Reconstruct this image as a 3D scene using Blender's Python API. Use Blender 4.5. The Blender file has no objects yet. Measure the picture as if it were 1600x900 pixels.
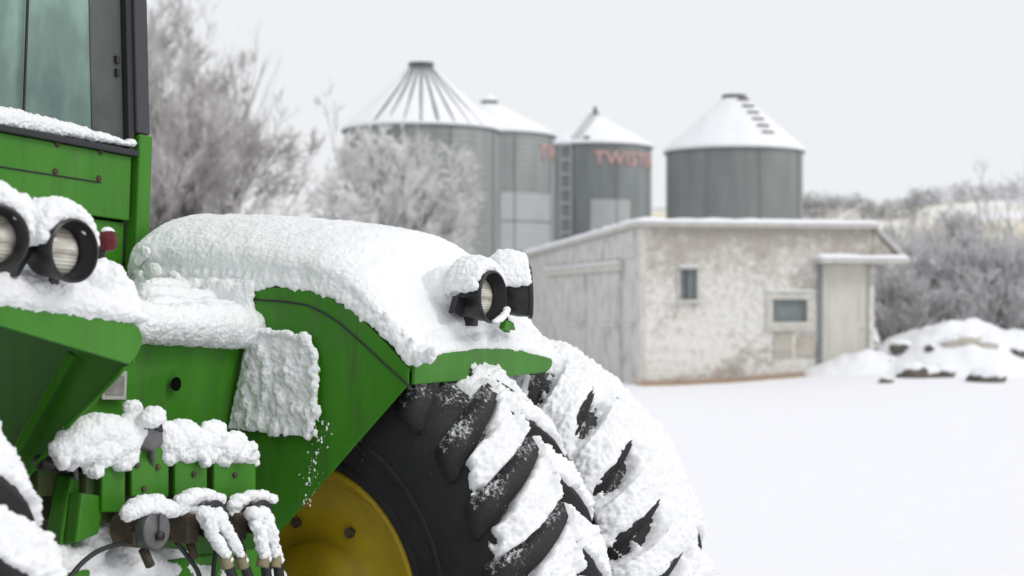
import bpy, bmesh, math, random
from math import radians as R, sin, cos, pi, exp, hypot, atan2, sqrt
from mathutils import Vector, Matrix, noise
random.seed(7)
S = bpy.context.scene
COL = S.collection

# ------------------------------------------------------------------ camera
F = 2676.0            # focal length in pixels of a 1600 px wide frame
EYE = 1.8
HY = 480.0            # image row of eye level
cam_d = bpy.data.cameras.new('camera')
cam = bpy.data.objects.new('camera', cam_d); COL.objects.link(cam)
cam.location = (0, 0, EYE); cam.rotation_euler = (R(90), 0, 0)
cam_d.sensor_width = 36.0
cam_d.lens = F / 1600 * 36
cam_d.shift_y = (HY - 450) / 1600
cam_d.clip_end = 3000
cam_d.dof.use_dof = True
cam_d.dof.focus_distance = 4.75
cam_d.dof.aperture_fstop = 3.7
S.camera = cam

# ------------------------------------------------------------------ sky and sun
SUN_EL, SUN_AZ = R(42), R(118)          # azimuth clockwise from the view direction (+Y)
W = bpy.data.worlds.new('World'); S.world = W; W.use_nodes = True
nt = W.node_tree; nt.nodes.clear()
wo = nt.nodes.new('ShaderNodeOutputWorld'); bg = nt.nodes.new('ShaderNodeBackground')
sk = nt.nodes.new('ShaderNodeTexSky'); sk.sky_type = 'NISHITA'; sk.sun_disc = False
sk.sun_elevation = SUN_EL; sk.sun_rotation = SUN_AZ
sk.air_density = 1.0; sk.dust_density = 3.0
# overcast: the clear sky is almost wholly veiled by an even pale cloud layer
mx = nt.nodes.new('ShaderNodeMix'); mx.data_type = 'RGBA'
mx.inputs[0].default_value = 0.93
mx.inputs[7].default_value = (8.25, 8.4, 8.55, 1)
nt.links.new(sk.outputs[0], mx.inputs[6]); nt.links.new(mx.outputs[2], bg.inputs[0])
bg.inputs[1].default_value = 0.1
nt.links.new(bg.outputs[0], wo.inputs[0])
sd = bpy.data.lights.new('sun', 'SUN'); sd.energy = 1.0; sd.angle = R(20); sd.color = (1, .97, .93)
so = bpy.data.objects.new('sun', sd); COL.objects.link(so)
sdir = Vector((sin(SUN_AZ)*cos(SUN_EL), cos(SUN_AZ)*cos(SUN_EL), sin(SUN_EL)))
so.rotation_euler = sdir.to_track_quat('Z', 'Y').to_euler(); so.location = (20, -10, 30)
S.view_settings.view_transform = 'Standard'; S.view_settings.look = 'None'
S.view_settings.exposure = 0.14; S.view_settings.gamma = 1.0

# ------------------------------------------------------------------ materials
def mat(name, col, rough=.6, metal=0, spec=.5, var=None, vscale=4, detail=6, bump=0, bscale=40, stretch=None,
        coat=0, var2=None, v2scale=1.5, v2lo=.5, v2hi=.65, coords='Object', vlo=.35, vhi=.65):
    m = bpy.data.materials.new(name); m.use_nodes = True
    t = m.node_tree; b = t.nodes['Principled BSDF']
    b.inputs['Base Color'].default_value = (*col, 1); b.inputs['Roughness'].default_value = rough
    b.inputs['Metallic'].default_value = metal; b.inputs['Specular IOR Level'].default_value = spec
    if coat: b.inputs['Coat Weight'].default_value = coat; b.inputs['Coat Roughness'].default_value = .15
    tc = t.nodes.new('ShaderNodeTexCoord'); mp = t.nodes.new('ShaderNodeMapping')
    t.links.new(tc.outputs[coords], mp.inputs[0])
    if stretch: mp.inputs['Scale'].default_value = stretch
    last = None
    def layer(prev, c2, sc, lo, hi, det):
        n = t.nodes.new('ShaderNodeTexNoise'); n.inputs['Scale'].default_value = sc; n.inputs['Detail'].default_value = det
        n.inputs['Roughness'].default_value = .65
        t.links.new(mp.outputs[0], n.inputs[0])
        r = t.nodes.new('ShaderNodeMapRange'); r.inputs[1].default_value = lo; r.inputs[2].default_value = hi
        t.links.new(n.outputs[0], r.inputs[0])
        x = t.nodes.new('ShaderNodeMix'); x.data_type = 'RGBA'
        t.links.new(r.outputs[0], x.inputs[0])
        if prev is None: x.inputs[6].default_value = (*col, 1)
        else: t.links.new(prev, x.inputs[6])
        x.inputs[7].default_value = (*c2, 1)
        return x.outputs[2]
    if var: last = layer(None, var, vscale, vlo, vhi, detail)
    if var2: last = layer(last, var2, v2scale, v2lo, v2hi, 8)
    if last: t.links.new(last, b.inputs['Base Color'])
    if bump:
        n = t.nodes.new('ShaderNodeTexNoise'); n.inputs['Scale'].default_value = bscale; n.inputs['Detail'].default_value = 6
        t.links.new(mp.outputs[0], n.inputs[0])
        bp = t.nodes.new('ShaderNodeBump'); bp.inputs['Strength'].default_value = bump; bp.inputs['Distance'].default_value = .01
        t.links.new(n.outputs[0], bp.inputs['Height']); t.links.new(bp.outputs[0], b.inputs['Normal'])
    return m

GREEN = mat('green_paint', (.036, .178, .008), .45, spec=.32, var=(.05, .215, .015), vscale=3, stretch=(3, 3, .5), bump=.03, bscale=60,
            var2=(.055, .115, .03), v2scale=8, v2lo=.52, v2hi=.78)
GREEND = mat('dirty_green_paint', (.025, .10, .014), .65, var=(.075, .055, .028), vscale=9, vlo=.40, vhi=.62, bump=.25, bscale=90)
RUST = mat('rusty_steel', (.11, .075, .045), .8, var=(.05, .04, .03), vscale=14, bump=.4, bscale=90)
STEEL = mat('worn_steel', (.16, .16, .165), .5, metal=.3, var=(.1, .1, .1), vscale=18, bump=.2, bscale=120)
BLACK = mat('black_plastic', (.012, .012, .014), .4, bump=.08, bscale=120)
SEAM = mat('black_seal', (.018, .018, .022), .6)
RUBBER = mat('tyre_rubber', (.009, .009, .010), .6, spec=.35, var=(.020, .0195, .021), vscale=6, bump=.3, bscale=70)
def dust(m, lo=.56, hi=.74, nlo=.15, nhi=.75, sc=75):
    """fine snow dust caught on whatever faces up"""
    t = m.node_tree; b = t.nodes['Principled BSDF']; src = b.inputs['Base Color'].links[0].from_socket
    g = t.nodes.new('ShaderNodeNewGeometry'); sp = t.nodes.new('ShaderNodeSeparateXYZ'); t.links.new(g.outputs['Normal'], sp.inputs[0])
    r = t.nodes.new('ShaderNodeMapRange'); r.inputs[1].default_value = nlo; r.inputs[2].default_value = nhi; r.inputs[3].default_value = -.14; r.inputs[4].default_value = .03; t.links.new(sp.outputs[2], r.inputs[0])
    tc = t.nodes.new('ShaderNodeTexCoord'); n = t.nodes.new('ShaderNodeTexNoise'); n.inputs['Scale'].default_value = sc; n.inputs['Detail'].default_value = 7; n.inputs['Roughness'].default_value = .75
    t.links.new(tc.outputs['Object'], n.inputs[0])
    n2 = t.nodes.new('ShaderNodeTexNoise'); n2.inputs['Scale'].default_value = 7; t.links.new(tc.outputs['Object'], n2.inputs[0])
    a0 = t.nodes.new('ShaderNodeMath'); a0.operation = 'MULTIPLY_ADD'; a0.inputs[1].default_value = .5; a0.inputs[2].default_value = -.25; t.links.new(n2.outputs[0], a0.inputs[0])
    a = t.nodes.new('ShaderNodeMath'); t.links.new(n.outputs[0], a.inputs[0]); t.links.new(r.outputs[0], a.inputs[1])
    a2 = t.nodes.new('ShaderNodeMath'); t.links.new(a.outputs[0], a2.inputs[0]); t.links.new(a0.outputs[0], a2.inputs[1])
    q = t.nodes.new('ShaderNodeMapRange'); q.inputs[1].default_value = lo; q.inputs[2].default_value = hi; t.links.new(a2.outputs[0], q.inputs[0])
    x = t.nodes.new('ShaderNodeMix'); x.data_type = 'RGBA'; t.links.new(q.outputs[0], x.inputs[0]); t.links.new(src, x.inputs[6]); x.inputs[7].default_value = (.8, .81, .83, 1)
    t.links.new(x.outputs[2], b.inputs['Base Color'])
dust(RUBBER)
YELLOW = mat('yellow_paint', (.50, .36, .006), .5, var=(.36, .25, .01), vscale=5, bump=.1, bscale=50, var2=(.12, .08, .02), v2scale=12, v2lo=.6, v2hi=.75)
POST = mat('dark_grey_paint', (.035, .038, .047), .5, bump=.03)
PILLAR = mat('grey_cab_trim', (.09, .1, .095), .6, var=(.055, .062, .06), vscale=5)
SEAT = mat('dark_seat_fabric', (.025, .028, .028), .9, bump=.3)
RIVET = mat('rivet_rust', (.06, .03, .02), .7)
REDL = mat('red_lens', (.09, .004, .006), .35, spec=.3)
SKIRT = mat('galvanized_steel', (.15, .165, .165), .62, metal=.1, var=(.19, .205, .2), vscale=1.2, stretch=(1, 1, .3), detail=4)
SKIRTL = mat('new_galvanized_sheet', (.42, .445, .445), .6, metal=.1, var=(.46, .485, .485), vscale=1.5)
ROOFM = mat('dull_roof_steel', (.26, .27, .275), .6)
JOINT = mat('joint_strip', (.2, .21, .21), .6)
DARKM = mat('dark_weathered_metal', (.1, .095, .1), .6)
STUCCO = mat('peeling_whitewash', (.62, .60, .54), .9, var=(.42, .39, .35), vscale=3.2, vlo=.44, vhi=.66, detail=9, bump=.6, bscale=14)
BOARD = mat('weathered_white_boards', (.62, .60, .575), .9, var=(.36, .34, .33), vscale=3.4, vlo=.46, vhi=.72, stretch=(1, 1, .8), detail=9, bump=.5, bscale=16)
TRIM = mat('worn_white_trim', (.62, .61, .56), .8, var=(.48, .46, .42), vscale=6)
DOORM = mat('cream_door_paint', (.62, .61, .55), .75, var=(.54, .52, .46), vscale=4, stretch=(1, 1, .4))
SGLASS = mat('dusty_window_glass', (.13, .16, .16), .25, var=(.2, .23, .23), vscale=3)
ROCK = mat('dark_rock', (.07, .065, .06), .9, var=(.14, .12, .1), vscale=3, bump=.6, bscale=8)
VOIDM = mat('unlit_opening', (.004, .004, .004), .9, spec=.05)
HOSE = mat('black_hose', (.012, .013, .015), .5)
FITTING = mat('brass_fitting', (.3, .26, .15), .5, var=(.2, .17, .1), vscale=30)
STICKER = mat('grey_sticker', (.3, .3, .29), .6, var=(.16, .13, .13), vscale=30)
PALE = mat('sticker_border', (.42, .42, .4), .6)

def snow_mat(name, col=(.865, .875, .89), bs=190, st=.85, bs2=75):
    m = mat(name, col, .7, spec=.25)
    t = m.node_tree; b = t.nodes['Principled BSDF']
    b.inputs['Subsurface Weight'].default_value = .12 if bs > 100 else 0; b.inputs['Subsurface Radius'].default_value = (1, 1, 1.1); b.inputs['Subsurface Scale'].default_value = .012
    tc = t.nodes.new('ShaderNodeTexCoord')
    n = t.nodes.new('ShaderNodeTexNoise'); n.inputs['Scale'].default_value = bs; n.inputs['Detail'].default_value = 8; n.inputs['Roughness'].default_value = .7
    n2 = t.nodes.new('ShaderNodeTexNoise'); n2.inputs['Scale'].default_value = bs2; n2.inputs['Detail'].default_value = 5
    t.links.new(tc.outputs['Object'], n.inputs[0]); t.links.new(tc.outputs['Object'], n2.inputs[0])
    b1 = t.nodes.new('ShaderNodeBump'); b1.inputs['Strength'].default_value = st; b1.inputs['Distance'].default_value = .4/bs
    b2 = t.nodes.new('ShaderNodeBump'); b2.inputs['Strength'].default_value = st*.7; b2.inputs['Distance'].default_value = .4/bs2
    t.links.new(n.outputs[0], b1.inputs['Height']); t.links.new(n2.outputs[0], b2.inputs['Height'])
    t.links.new(b2.outputs[0], b1.inputs['Normal']); t.links.new(b1.outputs[0], b.inputs['Normal'])
    return m
SNOW = snow_mat('fresh_snow')
SNOWFAR = snow_mat('settled_snow', (.86, .87, .9), bs=9, st=.3, bs2=1.2)

def frost_mat(name, bark, frost, lo=-.1, hi=.6):
    """bark whose upper side carries hoar frost"""
    m = mat(name, bark, .9, spec=.2)
    t = m.node_tree; b = t.nodes['Principled BSDF']
    g = t.nodes.new('ShaderNodeNewGeometry'); s = t.nodes.new('ShaderNodeSeparateXYZ')
    t.links.new(g.outputs['Normal'], s.inputs[0])
    tc = t.nodes.new('ShaderNodeTexCoord'); n = t.nodes.new('ShaderNodeTexNoise'); n.inputs['Scale'].default_value = 1.3; n.inputs['Detail'].default_value = 4
    t.links.new(tc.outputs['Object'], n.inputs[0])
    a = t.nodes.new('ShaderNodeMath'); a.operation = 'MULTIPLY_ADD'; a.inputs[1].default_value = 2.2; a.inputs[2].default_value = -1.1
    t.links.new(n.outputs[0], a.inputs[0])
    ad = t.nodes.new('ShaderNodeMath'); t.links.new(s.outputs[2], ad.inputs[0]); t.links.new(a.outputs[0], ad.inputs[1])
    r = t.nodes.new('ShaderNodeMapRange'); r.inputs[1].default_value = lo; r.inputs[2].default_value = hi
    t.links.new(ad.outputs[0], r.inputs[0])
    x = t.nodes.new('ShaderNodeMix'); x.data_type = 'RGBA'; x.inputs[6].default_value = (*bark, 1); x.inputs[7].default_value = (*frost, 1)
    t.links.new(r.outputs[0], x.inputs[0]); t.links.new(x.outputs[2], b.inputs['Base Color'])
    return m
TWIG_A = frost_mat('frosted_twigs', (.38, .35, .345), (.91, .90, .90), -.75, .7)
TWIG_B = frost_mat('heavily_frosted_twigs', (.52, .50, .495), (.93, .93, .93), -1.0, .4)
TWIG_C = frost_mat('grey_thicket_twigs', (.42, .41, .415), (.9, .895, .91), -.6, .8)
BARK = frost_mat('grey_bark', (.2, .175, .17), (.7, .7, .7), .0, 1.0)
DARKTW = frost_mat('dark_evergreen_twigs', (.07, .07, .06), (.6, .6, .6), .1, 1.2)
FARTREE = frost_mat('far_tree_twigs', (.16, .155, .165), (.36, .36, .38), 0, 1.2)

# ------------------------------------------------------------------ helpers
def tag(o, label=None, cat=None, group=None, kind=None):
    if label: o['label'] = label
    if cat: o['category'] = cat
    if group: o['group'] = group
    if kind: o['kind'] = kind
    return o
def empty(name, loc=(0, 0, 0), parent=None, rot=None):
    o = bpy.data.objects.new(name, None); COL.objects.link(o); o.location = loc
    if rot: o.rotation_euler = rot
    if parent: o.parent = parent
    o.empty_display_size = .2
    return o

class MB:
    def __init__(s): s.v = []; s.f = []
    def add(s, vs, fs):
        k = len(s.v); s.v += [tuple(p) for p in vs]; s.f += [tuple(i + k for i in f) for f in fs]; return s
    def box(s, x0, x1, y0, y1, z0, z1, M=None):
        vs = [Vector((x, y, z)) for z in (z0, z1) for x, y in ((x0, y0), (x1, y0), (x1, y1), (x0, y1))]
        if M: vs = [M @ p for p in vs]
        return s.add(vs, [(3, 2, 1, 0), (4, 5, 6, 7), (0, 1, 5, 4), (1, 2, 6, 5), (2, 3, 7, 6), (3, 0, 4, 7)])
    def hexa(s, p):          # 8 points: bottom ring, top ring
        return s.add(p, [(3, 2, 1, 0), (4, 5, 6, 7), (0, 1, 5, 4), (1, 2, 6, 5), (2, 3, 7, 6), (3, 0, 4, 7)])
    def prism(s, poly, off):  # poly: list of Vectors, off: Vector
        n = len(poly); a = [Vector(p) for p in poly]; b = [p + Vector(off) for p in a]
        return s.add(a + b, [tuple(range(n))[::-1], tuple(range(n, 2*n))] + [(i, (i+1) % n, n+(i+1) % n, n+i) for i in range(n)])
    def tube(s, pts, rad, n=8, caps=True):
        pts = [Vector(p) for p in pts]; m = len(pts)
        if not hasattr(rad, '__len__'): rad = [rad]*m
        rings = []; up = None
        for i, p in enumerate(pts):
            d = (pts[min(i+1, m-1)] - pts[max(i-1, 0)]).normalized()
            if up is None: up = d.orthogonal().normalized()
            up = (up - d*up.dot(d)); up = up.normalized() if up.length > 1e-6 else d.orthogonal().normalized()
            q = d.cross(up)
            rings += [p + (up*cos(2*pi*k/n) + q*sin(2*pi*k/n))*rad[i] for k in range(n)]
        fs = [(i*n+k, i*n+(k+1) % n, (i+1)*n+(k+1) % n, (i+1)*n+k) for i in range(m-1) for k in range(n)]
        if caps: fs += [tuple(range(n))[::-1], tuple((m-1)*n+k for k in range(n))]
        return s.add(rings, fs)
    def lathe(s, prof, base, axis, n=32, closed=True):   # prof: (radius, distance along axis)
        ax = Vector(axis).normalized(); a = ax.orthogonal().normalized(); b = ax.cross(a); base = Vector(base)
        vs = [base + ax*h + (a*cos(2*pi*k/n) + b*sin(2*pi*k/n))*max(r, 1e-4) for r, h in prof for k in range(n)]
        m = len(prof)
        fs = [(i*n+k, i*n+(k+1) % n, (i+1)*n+(k+1) % n, (i+1)*n+k) for i in range(m-1) for k in range(n)]
        if closed: fs += [tuple(range(n))[::-1], tuple((m-1)*n+k for k in range(n))]
        return s.add(vs, fs)
    def ball(s, c, r, n=12, m=8):
        c = Vector(c); rr = r if hasattr(r, '__len__') else (r, r, r); vs = [c + Vector((0, 0, -rr[2]))]
        for i in range(1, m):
            a = -pi/2 + pi*i/m
            vs += [c + Vector((rr[0]*cos(a)*cos(2*pi*k/n), rr[1]*cos(a)*sin(2*pi*k/n), rr[2]*sin(a))) for k in range(n)]
        vs.append(c + Vector((0, 0, rr[2])))
        fs = [(0, 1+(k+1) % n, 1+k) for k in range(n)]
        for i in range(m-2):
            fs += [(1+i*n+k, 1+i*n+(k+1) % n, 1+(i+1)*n+(k+1) % n, 1+(i+1)*n+k) for k in range(n)]
        t = len(vs)-1; o = 1+(m-2)*n
        fs += [(o+k, o+(k+1) % n, t) for k in range(n)]
        return s.add(vs, fs)
    def mesh(s, name, m=None, smooth=False):
        me = bpy.data.meshes.new(name); me.from_pydata([tuple(p) for p in s.v], [], s.f)
        if m: me.materials.append(m)
        if smooth: me.polygons.foreach_set('use_smooth', [True]*len(me.polygons))
        me.update(); return me
    def build(s, name, m=None, parent=None, smooth=False, bevel=0, fix=True, autos=False):
        me = s.mesh(name, m, smooth)
        if fix:
            b = bmesh.new(); b.from_mesh(me); bmesh.ops.recalc_face_normals(b, faces=b.faces); b.to_mesh(me); b.free()
        o = bpy.data.objects.new(name, me); COL.objects.link(o)
        if parent: o.parent = parent
        if bevel:
            md = o.modifiers.new('bevel', 'BEVEL'); md.width = bevel; md.segments = 2; md.limit_method = 'ANGLE'; md.angle_limit = R(35)
        if smooth and autos: me.set_sharp_from_angle(angle=R(40))
        return o

def fbm(p, sc, octv=4):
    a = 0; amp = 1; q = Vector(p)*sc
    for _ in range(octv):
        a += noise.noise(q)*amp; amp *= .5; q = q*2.03
    return a
def sst(a, b, x):
    t = min(1, max(0, (x-a)/(b-a))); return t*t*(3-2*t)

tex_cache = {}
def clouds(sc, depth=3):
    k = (sc, depth)
    if k not in tex_cache:
        t = bpy.data.textures.new('clouds', 'CLOUDS'); t.noise_scale = sc; t.noise_depth = depth; tex_cache[k] = t
    return tex_cache[k]
def snow(mb, parent, voxel=.006, smooth=4, amps=None, name='snow', m=None):
    """melts closed lumps into one snow body with crumbly grain"""
    o = mb.build(name, m or SNOW, parent)
    r = o.modifiers.new('melt', 'REMESH'); r.mode = 'VOXEL'; r.voxel_size = voxel; r.use_smooth_shade = True
    if smooth:
        s_ = o.modifiers.new('soft', 'SMOOTH'); s_.iterations = smooth; s_.factor = .6
    if amps is None: amps = ((.05, .009), (.014, .0075), (.007, .0060)) if voxel < .02 else ((.1, .04),)
    for sc, st in amps:
        d = o.modifiers.new('grain', 'DISPLACE'); d.texture = clouds(sc); d.strength = st; d.mid_level = .5; d.texture_coords = 'LOCAL'
    return o

# ------------------------------------------------------------------ the tractor's own frame
u = Vector((1500, 2676, -155)).normalized()                    # across, to its right
v = Vector((u.y, -u.x, 0)).normalized()                         # rearwards
w = u.cross(-v)                                                 # up; it stands slightly tilted on the uneven snow
Lp = Vector(((110-800)/F*3.5, 3.5, (480-385)/F*3.5 + EYE))
O = Lp + u*.875                                                 # on the centre line, level with the work lamps
GW = 1.83                                                       # lamps above the ground
root = empty('tractor', O - w*GW)
root.matrix_world = Matrix(((u.x, -v.x, w.x, 0), (u.y, -v.y, w.y, 0), (u.z, -v.z, w.z, 0), (0, 0, 0, 1)))
root.location = O - w*GW
tag(root, 'green farm tractor with yellow wheels and dual tyres, caked in fresh snow', 'tractor')
def T(a, b, c): return Vector((a, -b, c + GW))                  # (across, rearwards, up from lamp level) -> local
eye = Vector((0, 0, EYE)) - O
def ray(x, y): return Vector(((x-800)/F, 1, (HY-y)/F))
def onU(x, y, c):                                               # pixel seen on the tractor plane across = c
    r = ray(x, y); t = (c - eye.dot(u))/r.dot(u); p = eye + r*t; return T(c, p.dot(v), p.dot(w))
def onV(x, y, c):                                               # pixel seen on the tractor plane rearwards = c
    r = ray(x, y); t = (c - eye.dot(v))/r.dot(v); p = eye + r*t; return T(p.dot(u), c, p.dot(w))

# ================================================================== TERRAIN
def gz(x, y):
    z = .35*sst(11, 32, y) + .012*max(0, y-32)*sst(32, 40, y)*1.6
    X = x*300/max(y, 40); z += (10.6 + 2.6*sst(-45, 20, X) + 2.0*sst(60, 92, X))*sst(70, 320, y)
    z += .22*sst(3.2, 7, x)*sst(27, 32, y)*sst(60, 40, y)
    z += .05*fbm((x, y, 0), .15, 3)*sst(6, 30, y)
    if y > 80: z += 1.0*fbm((x, y, 3), .012, 3)*sst(80, 200, y)
    return z
def build_ground():
    ys = []; y = -40
    while y < 900: ys.append(y); y += .8 if 4 < y < 45 else (2.5 if y < 90 else 8 + max(0, (y-90))*.06)
    xs = [-1 + 2*i/150 for i in range(151)]
    mb = MB(); n = len(xs)
    for y in ys:
        ww = 45 + max(0, y)*1.0
        for s in xs:
            x = s*ww; mb.v.append((x, y, gz(x, y) - (.03 if y < 9 else 0)))
    mb.f = [(j*n+i, j*n+i+1, (j+1)*n+i+1, (j+1)*n+i) for j in range(len(ys)-1) for i in range(n-1)]
    m = snow_mat('snow_field', (.86, .86, .895), bs=14, st=.25, bs2=1.6)
    # far stubble shows through the snow in pale straw strips
    t = m.node_tree; b = t.nodes['Principled BSDF']
    tc = t.nodes.new('ShaderNodeTexCoord'); mp = t.nodes.new('ShaderNodeMapping'); mp.inputs['Scale'].default_value = (.016, .03, 0)
    t.links.new(tc.outputs['Object'], mp.inputs[0])
    nz = t.nodes.new('ShaderNodeTexNoise'); nz.inputs['Scale'].default_value = 1.0; nz.inputs['Detail'].default_value = 6
    t.links.new(mp.outputs[0], nz.inputs[0])
    r = t.nodes.new('ShaderNodeMapRange'); r.inputs[1].default_value = .44; r.inputs[2].default_value = .56
    t.links.new(nz.outputs[0], r.inputs[0])
    sp = t.nodes.new('ShaderNodeSeparateXYZ'); t.links.new(tc.outputs['Object'], sp.inputs[0])
    r2 = t.nodes.new('ShaderNodeMapRange'); r2.inputs[1].default_value = 120; r2.inputs[2].default_value = 140
    t.links.new(sp.outputs[1], r2.inputs[0])
    mu = t.nodes.new('ShaderNodeMath'); mu.operation = 'MULTIPLY'; t.links.new(r.outputs[0], mu.inputs[0]); t.links.new(r2.outputs[0], mu.inputs[1])
    x = t.nodes.new('ShaderNodeMix'); x.data_type = 'RGBA'; x.inputs[6].default_value = (.86, .86, .895, 1); x.inputs[7].default_value = (.72, .66, .5, 1)
    t.links.new(mu.outputs[0], x.inputs[0]); t.links.new(x.outputs[2], b.inputs['Base Color'])
    o = mb.build('snowy_ground', m, smooth=True, fix=False); tag(o, kind='structure')
build_ground()

# ================================================================== SHED
shed_c = Vector((2.37, 31.7, 0)); fd = Vector((.976, .2155, 0)).normalized(); bd = Vector((-fd.y, fd.x, 0))
GS = .30                                                        # ground level at the shed
def shed_pt(a, b, z): return Vector((a, b, z))                  # along the front, backwards, up
shed = empty('shed', (shed_c.x, shed_c.y, GS), rot=(0, 0, atan2(fd.y, fd.x)))
tag(shed, 'low whitewashed farm shed with peeling stained walls and a snowy flat roof', 'shed')
nF = Vector((fd.y, -fd.x, 0))
def onFront(x, y, off=0):                                       # -> (along front, height above shed ground)
    r = ray(x, y); r.z = (HY-y)/F; e0 = Vector((0, 0, EYE)); c = shed_c + nF*off
    t = (c - e0).dot(nF)/r.dot(nF); p = e0 + r*t; return (p - shed_c).dot(fd), p.z - GS
def onSide(x, y):
    r = ray(x, y); e0 = Vector((0, 0, EYE)); t = (shed_c - e0).dot(fd)/r.dot(fd); p = e0 + r*t
    return (p - shed_c).dot(bd), p.z - GS
Wd, Dp = 4.62, 9.2
Hf, Hb = 3.0, 2.70
def rect_wall(name, x0, x1, z0, z1, holes, parent, m, thick=.18, y=0):
    """wall with real openings, front face at y"""
    xs = sorted({x0, x1, *[h[0] for h in holes], *[h[1] for h in holes]}); zs = sorted({z0, z1, *[h[2] for h in holes], *[h[3] for h in holes]})
    mb = MB(); b = bmesh.new()
    for i in range(len(xs)-1):
        for j in range(len(zs)-1):
            cx, cz = (xs[i]+xs[i+1])/2, (zs[j]+zs[j+1])/2
            if any(h[0] < cx < h[1] and h[2] < cz < h[3] for h in holes): continue
            q = [b.verts.new((xx, y, zz)) for xx, zz in ((xs[i], zs[j]), (xs[i+1], zs[j]), (xs[i+1], zs[j+1]), (xs[i], zs[j+1]))]
            b.faces.new(q)
    bmesh.ops.remove_doubles(b, verts=b.verts, dist=1e-4)
    ex = bmesh.ops.extrude_face_region(b, geom=b.faces[:])
    bmesh.ops.translate(b, verts=[g for g in ex['geom'] if isinstance(g, bmesh.types.BMVert)], vec=(0, thick, 0))
    bmesh.ops.recalc_face_normals(b, faces=b.faces)
    me = bpy.data.meshes.new(name); b.to_mesh(me); b.free(); me.materials.append(m)
    o = bpy.data.objects.new(name, me); COL.objects.link(o); o.parent = parent; return o
def wn(x0, y0, x1, y1):
    a, zt = onFront(x0, y0); b_, zb = onFront(x1, y1); return a, b_, zb, zt
h1 = wn(1062, 421, 1089, 468); h2 = wn(1207, 468, 1261, 503); hd = list(wn(1284, 413, 1357, 575)); hd[2] = .02
# stained stucco: brown damp patches along the top and foot of the wall
def stain_mat():
    m = mat('stained_whitewash', (.60, .57, .47), .9, bump=.5, bscale=12)
    t = m.node_tree; b = t.nodes['Principled BSDF']
    tc = t.nodes.new('ShaderNodeTexCoord'); sp = t.nodes.new('ShaderNodeSeparateXYZ'); t.links.new(tc.outputs['Object'], sp.inputs[0])
    def nz(sc, det=8, ro=.7):
        n = t.nodes.new('ShaderNodeTexNoise'); n.inputs['Scale'].default_value = sc; n.inputs['Detail'].default_value = det; n.inputs['Roughness'].default_value = ro
        t.links.new(tc.outputs['Object'], n.inputs[0]); return n.outputs[0]
    def rng(i, a, b_, c=0, d=1):
        r = t.nodes.new('ShaderNodeMapRange'); r.inputs[1].default_value = a; r.inputs[2].default_value = b_; r.inputs[3].default_value = c; r.inputs[4].default_value = d
        t.links.new(i, r.inputs[0]); return r.outputs[0]
    def mth(op, a, b_):
        n = t.nodes.new('ShaderNodeMath'); n.operation = op
        for k, q in enumerate((a, b_)):
            if isinstance(q, (int, float)): n.inputs[k].default_value = q
            else: t.links.new(q, n.inputs[k])
        return n.outputs[0]
    def mixc(f, a, c):
        x = t.nodes.new('ShaderNodeMix'); x.data_type = 'RGBA'; t.links.new(f, x.inputs[0])
        if isinstance(a, tuple): x.inputs[6].default_value = (*a, 1)
        else: t.links.new(a, x.inputs[6])
        x.inputs[7].default_value = (*c, 1); return x.outputs[2]
    high = rng(sp.outputs[2], 1.2, 2.9, -.07, .125)
    big = mth('ADD', nz(.9, 3, .5), high)
    patches = mth('ADD', nz(5.5, 6, .75), mth('MULTIPLY', mth('SUBTRACT', big, .5), .9))
    c = mixc(rng(patches, .47, .66, 0, .95), (.74, .73, .69), (.35, .315, .27))
    c = mixc(rng(mth('ADD', nz(8, 6, .85), rng(sp.outputs[2], .8, 2.4, -.03, .06)), .47, .63, 0, .8), c, (.43, .40, .36))
    c = mixc(rng(mth('ADD', nz(2.2, 5), rng(sp.outputs[2], 0, .55, .16, -.2)), .54, .7), c, (.50, .41, .35))
    c = mixc(rng(nz(3.1, 4), .56, .7, 0, .4), c, (.74, .735, .70))
    t.links.new(c, b.inputs['Base Color']); return m
STAIN = stain_mat()
fw = rect_wall('front_wall', 0, Wd, -.2, Hf, [h1, h2, hd], shed, STAIN)
pf = [(0, -.2), (Dp, -.2), (Dp, Hb), (0, Hf)]
# left wall with a large board door; opening stays closed by the door boards
s870, zh = onSide(862, 425); s970, zh2 = onSide(972, 417)
def wall_prism(name, poly, xoff, thick, m, parent): return MB().prism([(xoff, p[0], p[1]) for p in poly], (thick, 0, 0)).build(name, m, parent)
wall_prism('side_wall', [(.18, -.2), (Dp-.18, -.2), (Dp-.18, Hb), (.18, Hf)], 0, .16, BOARD, shed)
wall_prism('side_wall', [(.18, -.2), (Dp-.18, -.2), (Dp-.18, Hb), (.18, Hf)], Wd-.16, .16, STAIN, shed)
MB().box(0, Wd, Dp-.18, Dp, -.2, Hb-.003).build('back_wall', STAIN, shed)
MB().box(.17, Wd-.17, .18, Dp-.18, -.15, -.1).build('floor', ROCK, shed)
roof = MB().hexa([(-.12, -.16, Hf), (Wd+.06, -.16, Hf), (Wd+.06, Dp+.12, Hb-.01), (-.12, Dp+.12, Hb-.01),
                  (-.12, -.16, Hf+.07), (Wd+.06, -.16, Hf+.07), (Wd+.06, Dp+.12, Hb+.06), (-.12, Dp+.12, Hb+.06)]).build('roof', TRIM, shed)
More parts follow.
